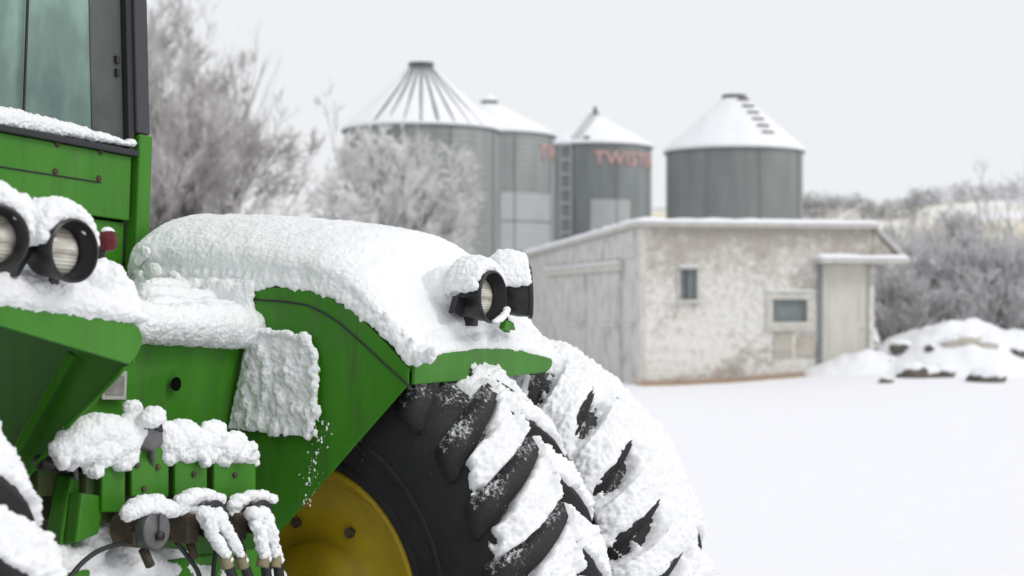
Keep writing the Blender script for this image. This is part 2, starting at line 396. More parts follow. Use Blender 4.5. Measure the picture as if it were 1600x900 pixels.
def slab_snow(pts, parent, thick, nx=40, ny=20, over=.03, seed=0, name='snow'):
    """snow lying on a quad (a,b,c,d counterclockwise): rounded rim, uneven depth"""
    a, b, c, d = [Vector(p) for p in pts]; mb = MB()
    for side in (1, 0):
        for j in range(ny+1):
            for i in range(nx+1):
                s, t = i/nx, j/ny
                p = (a*(1-s)+b*s)*(1-t) + (d*(1-s)+c*s)*t
                e = min(s, 1-s)*(b-a).length; e2 = min(t, 1-t)*(d-a).length
                q = min(1, e/.08)**.5*min(1, e2/.08)**.5 if side else 0
                z = thick*(.25+.75*q)*(1+.35*fbm((p.x+seed, p.y, 0), 2.5, 3)) if side else 0
                out = Vector((fbm((p.x, p.y, 9+seed), 3), fbm((p.x, p.y, 5+seed), 3), 0))*over if (i in (0, nx) or j in (0, ny)) else Vector()
                mb.v.append(tuple(p + Vector((0, 0, z)) + out*side))
    n = nx+1; m_ = n*(ny+1)
    for j in range(ny):
        for i in range(nx):
            mb.f.append((j*n+i, j*n+i+1, (j+1)*n+i+1, (j+1)*n+i)); mb.f.append(tuple(m_+k for k in ((j+1)*n+i, (j+1)*n+i+1, j*n+i+1, j*n+i)))
    rim = [j for j in range(nx)] + [k*n+nx for k in range(ny)] + [ny*n+nx-k for k in range(nx)] + [(ny-k)*n for k in range(ny)]
    for k in range(len(rim)):
        p, q = rim[k], rim[(k+1) % len(rim)]; mb.f.append((p, m_+p, m_+q, q))
    return mb.build(name, SNOWFAR, parent, smooth=True)
slab_snow([(-.14, -.2, Hf+.072), (Wd+.08, -.2, Hf+.072), (Wd+.08, Dp+.14, Hb+.062), (-.14, Dp+.14, Hb+.062)], roof, .09, 70, 60)
MB().box(-.02, .1, -.03, -.002, -.2, Hf-.01).build('corner_board', TRIM, shed, bevel=.008)
MB().box(-.03, -.002, -.02, .16, -.2, Hf-.01).build('corner_board', BOARD, shed, bevel=.008)
# side door: boards, header with its line of snow
hb = MB().box(-.10, -.002, s970-.1, s870+.3, zh-.10, zh+.06).build('door_header', TRIM, shed, bevel=.01)
slab_snow([(-.12, s970-.12, zh+.062), (-.0, s970-.12, zh+.062), (-.0, s870+.32, zh+.062), (-.12, s870+.32, zh+.062)], hb, .06, 6, 60, .01)
sd_ = empty('side_door', (0, 0, 0), shed)
y0 = s970+.05; k = 0
bounds = [onSide(xx, 500)[0] for xx in (972, 944, 918, 889, 862)]
for i in range(len(bounds)-1):
    pr = -.05 if i % 2 == 0 else -.035
    MB().box(pr, -.003, bounds[i]+.015, bounds[i+1]-.015, .02+.02*(i % 2), zh-.105).build('board', BOARD, sd_, bevel=.006)
    if i % 2 == 0: pass
zr = onSide(915, 506)[1]
MB().box(-.085, -.052, bounds[0]+.05, bounds[1]-.03, zr-.05, zr+.05).build('brace', BOARD, sd_, bevel=.006)
MB().box(-.085, -.052, bounds[2]+.05, bounds[3]-.03, zr-.05, zr+.05).build('brace', BOARD, sd_, bevel=.006)
for a_, b__ in ((.35, 1.05), (6.9, 7.8)):
    MB().box(-.03, -.002, a_, b__, zr-.04, zr+.05).build('batten', BOARD, shed, bevel=.006)
# gable cladding sheets above the header, joints visible
for i in range(4):
    a_ = .3+i*2.2; zt1 = Hf-(Hf-Hb)*a_/Dp-.03; zt2 = Hf-(Hf-Hb)*(a_+2.15)/Dp-.03
    MB().prism([(-.022, a_, zh+.14), (-.022, a_+2.15, zh+.14), (-.022, a_+2.15, zt2), (-.022, a_, zt1)], (.02, 0, 0)).build('cladding_sheet', BOARD, shed, bevel=.004)
def window(h, fr, nm='window', sill=True, mull=False):
    a, b_, z0, z1 = h
    g = MB().box(a+.002, b_-.002, .05, .062, z0+.002, z1-.002).build(nm, SGLASS, shed)
    f = MB()
    f.box(a-fr, b_+fr, -.035, -.002, z1, z1+fr*1.1); f.box(a-fr, b_+fr, -.035, -.002, z0-fr, z0)
    f.box(a-fr, a-.0005, -.033, -.002, z0+.001, z1-.001); f.box(b_+.0005, b_+fr, -.033, -.002, z0+.001, z1-.001)
    f.build('frame', TRIM, g, bevel=.006)
    if mull: MB().box((a*.55+b_*.45)-.02, (a*.55+b_*.45)+.015, .02, .05, z0+.003, z1-.003).build('mullion', DARKM, g)
    sl = MB().box(a-fr-.03, b_+fr+.03, -.08, -.036, z0-fr-.02, z0-fr+.03).build('sill', TRIM, g, bevel=.006)
    slab_snow([(a-fr-.02, -.07, z1+fr*1.1+.001), (b_+fr+.02, -.07, z1+fr*1.1+.001), (b_+fr+.02, -.002, z1+fr*1.1+.001), (a-fr-.02, -.002, z1+fr*1.1+.001)], g, .04, 16, 4, .005)
    return g
w1 = window(h1, .045, mull=True); w1['label'] = 'small upright window with a dark pane'
w2 = window(h2, .14); w2['label'] = 'wide low window in a thick pale frame'
# front door recessed, post left and right, canopy, drift at its foot
a, b_, z0, z1 = hd
dr = MB().box(a+.004, b_-.004, .02, .06, .03, z1-.004).build('door', DOORM, shed, bevel=.005)
MB().box(a+.15, a+.165, .013, .019, .2, z1-.1).build('groove', BOARD, dr)
MB().box(b_-.19, b_-.175, .013, .019, .2, z1-.1).build('groove', BOARD, dr)
MB().box(b_-.14, b_-.11, -.01, .018, 1.05, 1.11).build('handle', BOARD, dr)
MB().box(a-.09, a-.001, -.05, -.002, 0, z1).build('door_post', JOINT, shed, bevel=.006)
MB().box(b_+.001, b_+.10, -.045, -.002, 0, z1).build('door_post', STAIN, shed, bevel=.006)
ce = onFront(1408, 405)[0]
can = MB().box(a-.17, ce, -.34, -.003, z1+.02, z1+.10).build('door_canopy', TRIM, shed, bevel=.008)
slab_snow([(a-.19, -.36, z1+.102), (ce+.02, -.36, z1+.102), (ce+.02, -.004, z1+.102), (a-.19, -.004, z1+.102)], can, .08, 40, 8, .01)
# lean-to roof running down from the right corner
lt = MB().prism([(Wd+.02, 0, Hf-.02), (Wd+.02, 0, z1+.10), (ce-.04, 0, z1+.10)], (0, .12, 0)).build('gable_infill', STAIN, shed)
lr = MB().prism([(Wd-.02, 0, Hf+.0), (ce+.02, 0, z1+.09), (ce+.02, 0, z1+.15), (Wd+.01, 0, Hf+.06)], (0, 3.2, 0))
lr = MB().prism([(Wd+.065, -.06, Hf-.04), (ce+.04, -.06, z1+.10), (ce+.04, -.06, z1+.16), (Wd+.065, -.06, Hf+.03)], (0, 3.0, 0)).build('lean_to_roof', TRIM, shed)
slab_snow([(Wd+.07, -.08, Hf+.035), (ce+.06, -.08, z1+.165), (ce+.06, 2.95, z1+.165), (Wd+.07, 2.95, Hf+.035)], lr, .07, 12, 30, .01)
# patched panel under the wide window
a2, b2, zb2, zt2 = wn(1208, 520, 1238, 560)
MB().box(a2, b2, -.02, -.002, zb2, zt2).build('repair_patch', mat('damp_board', (.38, .34, .29), .9, var=(.52, .49, .43), vscale=5), shed, bevel=.005)
a3, b3, zb3, zt3 = wn(1244, 524, 1272, 558)
MB().box(a3, b3, -.02, -.002, zb3, zt3).build('repair_patch', bpy.data.materials['damp_board'], shed, bevel=.005)

# drift of snow against the shed door
def mound(name, cx, cy, rx, ry, h, seed, nx=70, ny=50, rot=0, rough=.25, mtl=None):
    mb = MB()
    for j in range(ny+1):
        for i in range(nx+1):
            s, t = -1+2*i/nx, -1+2*j/ny
            x = cx + rx*s*cos(rot) - ry*t*sin(rot); y = cy + rx*s*sin(rot) + ry*t*cos(rot)
            d = hypot(s, t); f = max(0, 1-d*d)**1.3
            z = gz(x, y) - .04 + f*h*(1+rough*fbm((x, y, seed), 1.1, 4)) + .05*f*fbm((x, y, seed+4), 4, 3)
            mb.v.append((x, y, z))
    n = nx+1; mb.f = [(j*n+i, j*n+i+1, (j+1)*n+i+1, (j+1)*n+i) for j in range(ny) for i in range(nx)]
    return mb.build(name, mtl or SNOWFAR, smooth=True, fix=False)
dd = shed_c + fd*((a+b_)/2+.2) - bd*.35
tag(mound('snow_drift', dd.x, dd.y, 1.35, .8, .42, 3), 'low snow drift piled at the foot of the shed door', 'snow drift')
# brown grass and soil that shows at the foot of the shed wall
def foot_grass():
    mb = MB(); rnd = random.Random(4)
    for k in range(2600):
        a_ = rnd.uniform(-.1, 3.7); b_ = -abs(rnd.gauss(0, .22))-.03
        p = shed_c + fd*a_ + bd*b_; z = gz(p.x, p.y); h = rnd.uniform(.04, .14)*max(.3, 1+b_)
        t_ = Vector((rnd.gauss(0, .04), rnd.gauss(0, .03), h)); s_ = fd*.008
        mb.add([p+Vector((0, 0, z-.01))-s_, p+Vector((0, 0, z-.01))+s_, p+Vector((0, 0, z))+t_], [(0, 1, 2)])
    tag(mb.build('dry_grass', mat('dry_grass', (.40, .28, .19), .9, var=(.55, .43, .33), vscale=6), fix=False), 'dry brown grass poking through snow along the shed wall', 'grass', kind='stuff')
foot_grass()

# ================================================================== SNOW PILE WITH STONES, right
pm = Vector((11.0-1.2+.4, 33.0, 0))
def pxg(x, d): return (x-800)/F*d
MND = [(pxg(1496, 33), 32.9, 2.2, 2.3, 1.0, 1), (pxg(1590, 33.4), 33.1, 2.0, 2.1, .75, 6)]
def mz(x, y):
    z = gz(x, y)
    for cx, cy, rx, ry, h, sd0 in MND:
        d = hypot((x-cx)/rx, (y-cy)/ry); f = max(0, 1-d*d)**1.3
        z = max(z, gz(x, y) - .04 + f*h*(1+.25*fbm((x, y, sd0), 1.1, 4)))
    return z
for i, (cx, cy, rx, ry, h, sd0) in enumerate(MND):
    o = mound('snow_pile', cx, cy, rx, ry, h, sd0)
    tag(o, ['tall rounded snow pile with dark stones, in front of the thicket', 'lower snow pile at the right edge, merging with the taller one'][i], 'snow pile', 'snow piles right of the shed')
rk = random.Random(3)
rocks = [(1385, 598, .16, 'small dark stone at the left foot of the snow pile'), (1425, 590, .34, 'long dark stone half buried at the left front of the snow pile'),
         (1452, 590, .26, 'dark stone just right of the long half buried one'), (1478, 589, .28, 'dark slab beside the middle of the pile front'),
         (1545, 597, .34, 'flat dark stone at the right foot of the pile'), (1368, 549, .16, 'small black stone beside the shed door drift'),
         (1410, 546, .26, 'tilted dark stone on the left shoulder of the snow pile'), (1492, 538, .26, 'tan stone showing high on the snow pile'),
         (1385, 572, .18, 'grey stone left of the snow pile, mid height'), (1515, 535, .27, 'broad tan stone patch below the crest of the pile'),
         (1594, 556, .2, 'dark stone near the right edge of the picture'), (1455, 548, .14, 'small stone on the pile face under the crest'),
         (1545, 543, .2, 'small stone right of the broad tan patch')]
TANR = mat('tan_rock', (.42, .38, .31), .95, var=(.55, .5, .44), vscale=4, bump=.5, bscale=8)
for x, y, r, lab in rocks:
    # march along the ray until it meets the pile or ground
    rr = ray(x, y); t_ = 28.0
    while t_ < 36 and EYE + rr.z*t_ > mz(rr.x*t_, t_): t_ += .03
    p = Vector((rr.x*t_, t_, mz(rr.x*t_, t_)))
    b = bmesh.new(); bmesh.ops.create_icosphere(b, subdivisions=3, radius=1)
    sx, sy, sz = r*rk.uniform(.8, 1), r*rk.uniform(.5, .7), r*rk.uniform(.42, .6)
    for q in b.verts:
        k_ = 1 + .35*fbm(q.co + Vector((x, y, 0)), 1.2, 3); q.co = Vector((q.co.x*sx, q.co.y*sy, q.co.z*sz))*k_
    me = bpy.data.meshes.new('stone'); b.to_mesh(me); b.free(); me.materials.append(TANR if 'tan' in lab else ROCK)
    o = bpy.data.objects.new('stone', me); COL.objects.link(o); o.location = p + Vector((0, .05, 0)); o.rotation_euler = (0, rk.uniform(-.3, .3), rk.uniform(-.4, .4))
    tag(o, lab, 'stone', 'stones in the snow pile')
    cp = MB().ball((0, .03, sz*.72), (sx*1.02, sy*1.05, sz*.7), 14, 8)
    snow(cp, o, .03, 2, ((.15, .05),), m=SNOWFAR)

# ================================================================== GRAIN BINS
def corr_mat(base, name):
    m = mat(name, base, .55, metal=.15)
    t = m.node_tree; b = t.nodes['Principled BSDF']
    tc = t.nodes.new('ShaderNodeTexCoord'); sp = t.nodes.new('ShaderNodeSeparateXYZ'); t.links.new(tc.outputs['Object'], sp.inputs[0])
    n = t.nodes.new('ShaderNodeTexNoise'); n.inputs['Scale'].default_value = .9; n.inputs['Detail'].default_value = 5
    mp = t.nodes.new('ShaderNodeMapping'); mp.inputs['Scale'].default_value = (1.6, 1.6, .35); t.links.new(tc.outputs['Object'], mp.inputs[0]); t.links.new(mp.outputs[0], n.inputs[0])
    r = t.nodes.new('ShaderNodeMapRange'); r.inputs[1].default_value = .3; r.inputs[2].default_value = .7; t.links.new(n.outputs[0], r.inputs[0])
    x = t.nodes.new('ShaderNodeMix'); x.data_type = 'RGBA'; x.inputs[6].default_value = (*[c*.85 for c in base], 1); x.inputs[7].default_value = (*[c*1.18 for c in base], 1)
    t.links.new(r.outputs[0], x.inputs[0]); t.links.new(x.outputs[2], b.inputs['Base Color']); return m
def corr_cyl(mb, r, z0, z1, a0=0, a1=2*pi, nseg=72, pitch=.22, amp=.014, close=True):
    nz = max(2, int((z1-z0)/pitch*4)); n = nseg + (0 if close else 1)
    k0 = len(mb.v)
    for j in range(nz+1):
        z = z0 + (z1-z0)*j/nz; rr = r + amp*sin(2*pi*z/pitch)
        for i in range(n):
            a = a0 + (a1-a0)*i/nseg; mb.v.append((rr*cos(a), rr*sin(a), z))
    for j in range(nz):
        for i in range(nseg):
            i2 = (i+1) % n if close else i+1
            mb.f.append((k0+j*n+i, k0+j*n+i2, k0+(j+1)*n+i2, k0+(j+1)*n+i))
def text_wrap(s, rad, size, zc, ang0, parent, m, flip=1):
    cu = bpy.data.curves.new('lettering', 'FONT'); cu.body = s; cu.size = size; cu.space_character = 1.12; cu.offset = .03
    cu.resolution_u = 3
    to = bpy.data.objects.new('lettering', cu); COL.objects.link(to)
    bpy.context.view_layer.update()
    me = bpy.data.meshes.new_from_object(to.evaluated_get(bpy.context.evaluated_depsgraph_get()))
    bpy.data.objects.remove(to); bpy.data.curves.remove(cu)
    b = bmesh.new(); b.from_mesh(me)
    bmesh.ops.triangulate(b, faces=b.faces); bmesh.ops.subdivide_edges(b, edges=[e for e in b.edges if e.calc_length() > .12], cuts=2)
    for q in b.verts:
        a = ang0 + q.co.x/rad; q.co = Vector(((rad)*cos(a), (rad)*sin(a), zc + q.co.y*1.0))
    ex = bmesh.ops.extrude_face_region(b, geom=b.faces[:])
    for g in ex['geom']:
        if isinstance(g, bmesh.types.BMVert): g.co = Vector((g.co.x*(1+.012/rad), g.co.y*(1+.012/rad), g.co.z))
    bmesh.ops.recalc_face_normals(b, faces=b.faces)
    b.to_mesh(me); b.free(); me.materials.clear(); me.materials.append(m); me.name = 'lettering'
    o = bpy.data.objects.new('lettering', me); COL.objects.link(o); o.parent = parent; return o
LETTER = mat('red_to_white_lettering', (.5, .06, .05), .6)
_t = LETTER.node_tree; _b = _t.nodes['Principled BSDF']; _tc = _t.nodes.new('ShaderNodeTexCoord'); _s = _t.nodes.new('ShaderNodeSeparateXYZ')
_t.links.new(_tc.outputs['Generated'], _s.inputs[0]); _r = _t.nodes.new('ShaderNodeMapRange'); _r.inputs[1].default_value = .42; _r.inputs[2].default_value = .55
_x = _t.nodes.new('ShaderNodeMix'); _x.data_type = 'RGBA'; _x.inputs[6].default_value = (.55, .5, .47, 1); _x.inputs[7].default_value = (.52, .33, .31, 1)
_t.links.new(_s.outputs[2], _r.inputs[0]); _t.links.new(_r.outputs[0], _x.inputs[0]); _t.links.new(_x.outputs[2], _b.inputs['Base Color'])

def grain_bin(px, D, rpx, y_eave, y_top, cap_px, wallcol, label, ribs=None, rib_range=.6, sn=.06, capstyle='ring', snow_ang=None):
    x = (px-800)/F*D; r = rpx/F*D; ze = EYE + (HY-y_eave)/F*D; zt = EYE + (HY-y_top)/F*D; zb = gz(x, D) - .1
    rt = empty('grain_bin', (x, D, zb)); tag(rt, label, 'grain bin', 'galvanized grain bins behind the shed')
    H = ze - zb; Ht = zt - zb; cr = cap_px/F*D
    mb = MB(); corr_cyl(mb, r, 0, H)
    wl = mb.build('wall', corr_mat(wallcol, 'bin_steel'), rt, smooth=True, fix=False)
    # vertical sheet joints with their bolt strips
    toc = atan2(-D, -x)
    for k_ in range(8):
        a_ = toc + .38 + k_*pi/4
        M = Matrix.Rotation(a_, 4, 'Z')
        MB().box(r+.005, r+.03, -.03, .03, .02, H-.03, M).build('sheet_joint', JOINT, rt)
    ov = .10
    rf = MB().lathe([(r+ov, H-.05), (r+ov, H+.01), (cr, Ht-.12), (cr, Ht-.14), (r+ov-.05, H-.05)], (0, 0, 0), (0, 0, 1), 64, closed=False).build('roof', ROOFM, rt, smooth=False)
    # cap
    if capstyle == 'ring':
        cp = MB().lathe([(0, Ht-.14), (cr*1.0, Ht-.14), (cr*1.12, Ht-.12), (cr*1.12, Ht+.03), (cr*.9, Ht+.06), (0, Ht+.07)], (0, 0, 0), (0, 0, 1), 40, closed=False).build('roof_cap', DARKM, rt)
        slc = MB().lathe([(cr*1.1, Ht+.035), (cr*.95, Ht+.08), (0, Ht+.10)], (0, 0, 0), (0, 0, 1), 32, closed=False).build('snow', SNOWFAR, cp, smooth=True)
    elif capstyle == 'cone':
        cp = MB().lathe([(cr*.8, Ht-.2), (cr*.8, Ht), (cr*1.15, Ht), (cr*.95, Ht+.06), (0, Ht+.3)], (0, 0, 0), (0, 0, 1), 40, closed=False).build('roof_cap', DARKM, rt)
        MB().lathe([(cr*1.0, Ht+.055), (.04, Ht+.36), (0, Ht+.37)], (0, 0, 0), (0, 0, 1), 32, closed=False).build('snow', SNOWFAR, cp, smooth=True)
    else:
        cp = MB().lathe([(cr*1.3, Ht-.15), (cr*.9, Ht+.02), (cr*.55, Ht+.06), (cr*.4, Ht+.25), (0, Ht+.42)], (0, 0, 0), (0, 0, 1), 24, closed=False).build('roof_cap', DARKM, rt)
    # snow skin on the cone
    ns, nr = 144, 36; mb = MB()
    for j in range(nr+1):
        t_ = j/nr; rr = (r+ov+.03)*(1-t_) + cr*.96*t_; zz = H*(1-t_) + (Ht-.13)*t_
        for i in range(ns):
            a_ = 2*pi*i/ns; th = sn*(1+.5*fbm((cos(a_)*3, sin(a_)*3, t_*3+x), 1, 3))*(1 if j else .4)
            if ribs:
                da = (a_ - toc + pi) % (2*pi) - pi
                st = 2*pi/ribs; q = abs(((da + st*.5) % st) - st*.5)*rr
                if abs(da - .12) < rib_range: th -= sn*2.4*exp(-(q/(.035))**2)*sst(0, .12, t_)
            mb.v.append((rr*cos(a_), rr*sin(a_), zz + th))
    mb.f = [(j*ns+i, j*ns+(i+1) % ns, (j+1)*ns+(i+1) % ns, (j+1)*ns+i) for j in range(nr) for i in range(ns)]
    # eave lip closes under
    k0 = len(mb.v)
    for i in range(ns):
        a_ = 2*pi*i/ns; mb.v.append(((r+ov-.01)*cos(a_), (r+ov-.01)*sin(a_), H-.03))
    mb.f += [(k0+i, k0+(i+1) % ns, (i+1) % ns, i) for i in range(ns)]
    mb.build('snow', SNOWFAR, rf, smooth=True, fix=False)
    if ribs:
        for k_ in range(ribs):
            a_ = toc + k_*2*pi/ribs
            p0 = Vector(((r+ov)*cos(a_), (r+ov)*sin(a_), H+.015)); p1 = Vector((cr*cos(a_), cr*sin(a_), Ht-.11))
            tn = Vector((-sin(a_), cos(a_), 0))*.028
            h_ = Vector((0, 0, .05 if abs((a_-toc-.12+pi) % (2*pi)-pi) < rib_range else .02))
            MB().hexa([p0-tn, p0+tn, p1+tn*.7, p1-tn*.7, p0-tn+h_, p0+tn+h_, p1+tn*.7+h_, p1-tn*.7+h_]).build('roof_rib', JOINT, rt)
    return rt, x, r, zb, H, Ht, cr, toc, ov
B1 = grain_bin(658, 60, 120, 205, 100, 18, (.27, .285, .28), 'widest and nearest grain bin, with dark ribs on its snowy cone roof', ribs=30, rib_range=.75, sn=.05)
B2 = grain_bin(765, 70, 101, 214, 160, 13, (.30, .315, .31), 'grain bin partly hidden behind the ribbed one, pale lower sheets', sn=.07, capstyle='cone')
B3 = grain_bin(930, 80, 88, 231, 178, 7, (.22, .24, .238), 'grain bin with a ladder and faded red lettering under its eave', sn=.07, capstyle='point')
B4 = grain_bin(1147, 69, 106, 238, 150, 17, (.21, .225, .22), 'rightmost grain bin, standing apart, with steps up its snowy roof', sn=.07)
def sheet(B, px0, px1, y0, y1, D, n=1):
    rt, x, r, zb, H, Ht, cr, toc, ov = B
    def ang(px):
        X = (px-800)/F*(D-r*.8); s_ = max(-1, min(1, (X-x)/r)); return -pi/2 + math.asin(s_)
    z1 = EYE+(HY-y0)/F*(D-r*.8)-zb; z0 = EYE+(HY-y1)/F*(D-r*.8)-zb; z0 = max(z0, .3)
    for k_ in range(n):
        mb = MB(); corr_cyl(mb, r+.02, z0+(z1-z0)*k_/n+.02, z0+(z1-z0)*(k_+1)/n-.02, ang(px0), ang(px1), 20, close=False)
        mb.build('pale_sheet', SKIRTL, rt, smooth=True, fix=False)
sheet(B2, 782, 862, 300, 345, 70); sheet(B2, 782, 862, 347, 440, 70, 2); sheet(B3, 922, 984, 312, 420, 80, 2)
def bin_ladder(B, da, y_low, wid=.42):
    rt, x, r, zb, H, Ht, cr, toc, ov = B
    ld = empty('ladder', (0, 0, 0), rt); M = Matrix.Rotation(toc+da, 4, 'Z')
    for s_ in (-1, 1): MB().box(r+.14, r+.18, s_*wid/2-.022, s_*wid/2+.022, .4, H+.0, M).build('rail', SKIRTL, ld)
    z_ = .6
    while z_ < H-.1: MB().box(r+.13, r+.17, -wid/2, wid/2, z_, z_+.09, M).build('rung', SKIRTL, ld); z_ += .66
    return M
bin_ladder(B3, -.50, 0, .55)
def roof_ladder(B, da, wid=.42, n=9, m=DARKM, rails=True, t0=.1, t1=.95):
    rt, x, r, zb, H, Ht, cr, toc, ov = B
    ld = empty('roof_ladder', (0, 0, 0), rt); M = Matrix.Rotation(toc+da, 4, 'Z')
    def P(t, s): return M @ Vector(((r+ov)*(1-t)+cr*t, s, H*(1-t)+(Ht-.13)*t+.09))
    for k_ in range(n):
        t_ = t0+(t1-t0)*k_/(n-1); MB().hexa([P(t_, -wid/2), P(t_, wid/2), P(t_+.028, wid/2), P(t_+.028, -wid/2)] + [p + Vector((0, 0, .05)) for p in (P(t_, -wid/2), P(t_, wid/2), P(t_+.028, wid/2), P(t_+.028, -wid/2))]).build('rung', m, ld)
    if rails:
        for s_ in (-1, 1): MB().tube([P(t0-.05, s_*wid/2)+Vector((0, 0, .03)), P(t1+.04, s_*wid/2)+Vector((0, 0, .03))], .02, 5).build('rail', m, ld)
roof_ladder(B3, -.36, .5, 7, m=SKIRTL, rails=False)
roof_ladder(B4, .62, .55, 6, rails=False, t0=.22, t1=.9)
M3 = Matrix.Rotation(B3[7]-.15, 4, 'Z')
MB().box(B3[2]*.93, B3[2]*1.0, -.12, .12, B3[4]+.02, B3[4]+.3, M3).build('roof_hatch', DARKM, B3[0])
def lettering(B, px_left, y, D, s='TWISTER', size=.78):
    rt, x, r, zb, H, Ht, cr, toc, ov = B
    X = (px_left-800)/F*(D-r*.7); a = -pi/2 + math.asin(max(-1, min(1, (X-x)/r)))
    z_ = EYE+(HY-y)/F*(D-r*.85)-zb
    text_wrap(s, r+.022, size, z_, a, rt, LETTER)
lettering(B3, 926, 258, 80, size=.86); lettering(B2, 843, 246, 70, size=.86)
# blank concrete tank foot etc. are hidden by the shed

# ================================================================== TREES AND SHRUBS
def branch_tree(name, loc, h, spread, label, cat, group, m_twig, stems=6, depth=4, seed=0, tw=.011, lean=(0, 0), density=1.0, up=.25, tk=None, drop=0, fan=1.0, kids_n=(6, 9), minlen=.22, arch=0.):
    rnd = random.Random(seed); rt = empty(name, loc); tag(rt, label, cat, group)
    tr, cr = MB(), MB()
    sh = Vector((seed*1.7, 0, seed*.9))
    def inside(q, sl=1.0):
        dr = Vector((q.x/spread, q.y/spread, q.z/h-.5)).normalized()
        sl *= 1 + .9*noise.noise(dr*1.6 + sh) + .5*noise.noise(dr*4 + sh)
        zc = h*.5; rz = (h-zc) if q.z > zc else zc*1.3
        ox = lean[0]*max(0, q.z)
        return ((q.x-ox)/spread)**2 + ((q.y-lean[1]*q.z)/spread)**2 + ((q.z-zc)/rz)**2 < sl
    def grow(p, d, L, rad, lev, tol=1.0):
        if lev == 1: tol = rnd.uniform(.5, 1.35)
        n = 4 if lev < 2 else 3; pts = [p]; q = p.copy(); dd_ = d.copy()
        for k_ in range(n):
            dd_ = (dd_ + Vector((rnd.gauss(0, .13), rnd.gauss(0, .13), rnd.gauss(0, .1) + up*.18 - arch*lev*.08))).normalized()
            q = q + dd_*L/n
            if not inside(q, tol*rnd.uniform(.85, 1.15)) and len(pts) > 1: break
            pts.append(q)
        n = len(pts)-1
        rads = [rad*(1-.6*i/n) for i in range(n+1)]
        (tr if lev < 2 else cr).tube(pts, rads, 5 if lev < 2 else 3, caps=False)
        if lev >= depth or L < minlen: return
        kk = rnd.randint(*kids_n); kk = max(2, int(kk*density)) if lev > 0 else kk
        for c in range(kk):
            t_ = rnd.uniform(.22, 1) if lev else rnd.uniform(.25, 1); i = min(n-1, int(t_*n)); f = t_*n-i
            s_ = pts[i].lerp(pts[i+1], f); dr_ = (pts[i+1]-pts[i]).normalized()
            ax = dr_.orthogonal().normalized(); ax.rotate(Matrix.Rotation(rnd.uniform(0, 2*pi), 3, dr_))
            nd = (dr_*rnd.uniform(.75, 1.1) + ax*rnd.uniform(.4, .85)*fan).normalized()
            grow(s_, nd, L*rnd.uniform(.38, .62)*(1-.25*t_), max(tw, rads[i]*.55), lev+1, tol)
    for s_ in range(stems):
        a = 2*pi*(s_+rnd.random()*.6)/stems; tl = rnd.uniform(.15, 1)*spread/h*1.1
        d = Vector((cos(a)*tl+lean[0], sin(a)*tl*.8+lean[1], 1)).normalized()
        grow(Vector((cos(a)*.12, sin(a)*.12, -.1)), d, h*rnd.uniform(.62, .95), tk or h*.012, 0)
    tr.build('trunk', BARK, rt, smooth=True, fix=False); cr.build('crown', m_twig, rt, smooth=False, fix=False)
    return rt, len(cr.f)
nf = 0
def tree_at(px, D, top_y, **k):
    global nf
    x = pxg(px, D); z = gz(x, D); h = EYE + (HY-top_y)/F*D - z
    o, n = branch_tree(k.pop('name', 'tree'), (x, D, z), h, **k); nf += n
T_A = dict(cat='tree', group=None, name='bare_tree', m_twig=TWIG_A)
tree_at(238, 46, -45, spread=2.7, label='tall bare frosted tree rising beside the cab post', stems=13, depth=4, seed=11, tw=.010, up=.35, kids_n=(5, 7), fan=.65, tk=.05, **T_A)
tree_at(335, 48, 85, spread=2.6, label='bare frosted tree spreading right over the tractor fender', stems=13, depth=4, seed=5, tw=.010, up=.1, kids_n=(5, 7), fan=.65, tk=.045, **T_A)
tree_at(305, 50, -60, spread=1.5, label='slender tree with long thin twigs reaching out of the picture top', stems=8, depth=2, seed=31, tw=.008, lean=(.10, 0), up=.7, kids_n=(5, 7), tk=.045, fan=.5, **T_A)
tree_at(262, 43, 262, spread=.8, label='dark low bush at the foot of the tall frosted trees', cat='bush', group=None, m_twig=DARKTW, stems=8, depth=3, seed=8, tw=.014, name='bush', kids_n=(6, 8))
tree_at(412, 46, 270, spread=1.2, label='low frosted bush right of the tall bare trees', cat='bush', group=None, m_twig=TWIG_B, stems=9, depth=3, seed=13, tw=.009, name='bush', kids_n=(6, 9), arch=.6)
tree_at(618, 42, 205, spread=2.2, label='white frosted spreading tree in front of the widest grain bin', cat='tree', group=None, m_twig=TWIG_B, stems=14, depth=4, seed=21, tw=.012, up=.12, name='bare_tree', kids_n=(5, 7), fan=.7, tk=.045, arch=.25)
tree_at(540, 43, 195, spread=.75, label='thin upright frosted sapling left of the widest grain bin', cat='tree', group=None, m_twig=TWIG_B, stems=5, depth=3, seed=22, tw=.008, up=.3, name='sapling', kids_n=(4, 5))
tree_at(487, 55, 300, spread=.9, label='faint small bush in the gap between the trees', cat='bush', group=None, m_twig=TWIG_B, stems=6, depth=3, seed=23, tw=.008, name='bush', kids_n=(4, 6))
thick = [(1395, 36.5, 400, 1.0, 41), (1440, 38, 372, 1.3, 42), (1500, 37, 360, 1.4, 43), (1560, 38.5, 350, 1.5, 44), (1610, 37, 340, 1.5, 45), (1420, 44, 345, 1.4, 46),
         (1480, 46, 315, 1.5, 47), (1540, 45, 255, 1.2, 48), (1600, 47, 225, 1.4, 49), (1385, 48, 335, 1.3, 50), (1330, 56, 345, 1.2, 51), (1660, 40, 320, 1.6, 52), (1465, 35.6, 430, 1.3, 53), (1555, 35.6, 420, 1.4, 54), (1405, 35, 462, .8, 55), (1620, 36, 400, 1.4, 56)]
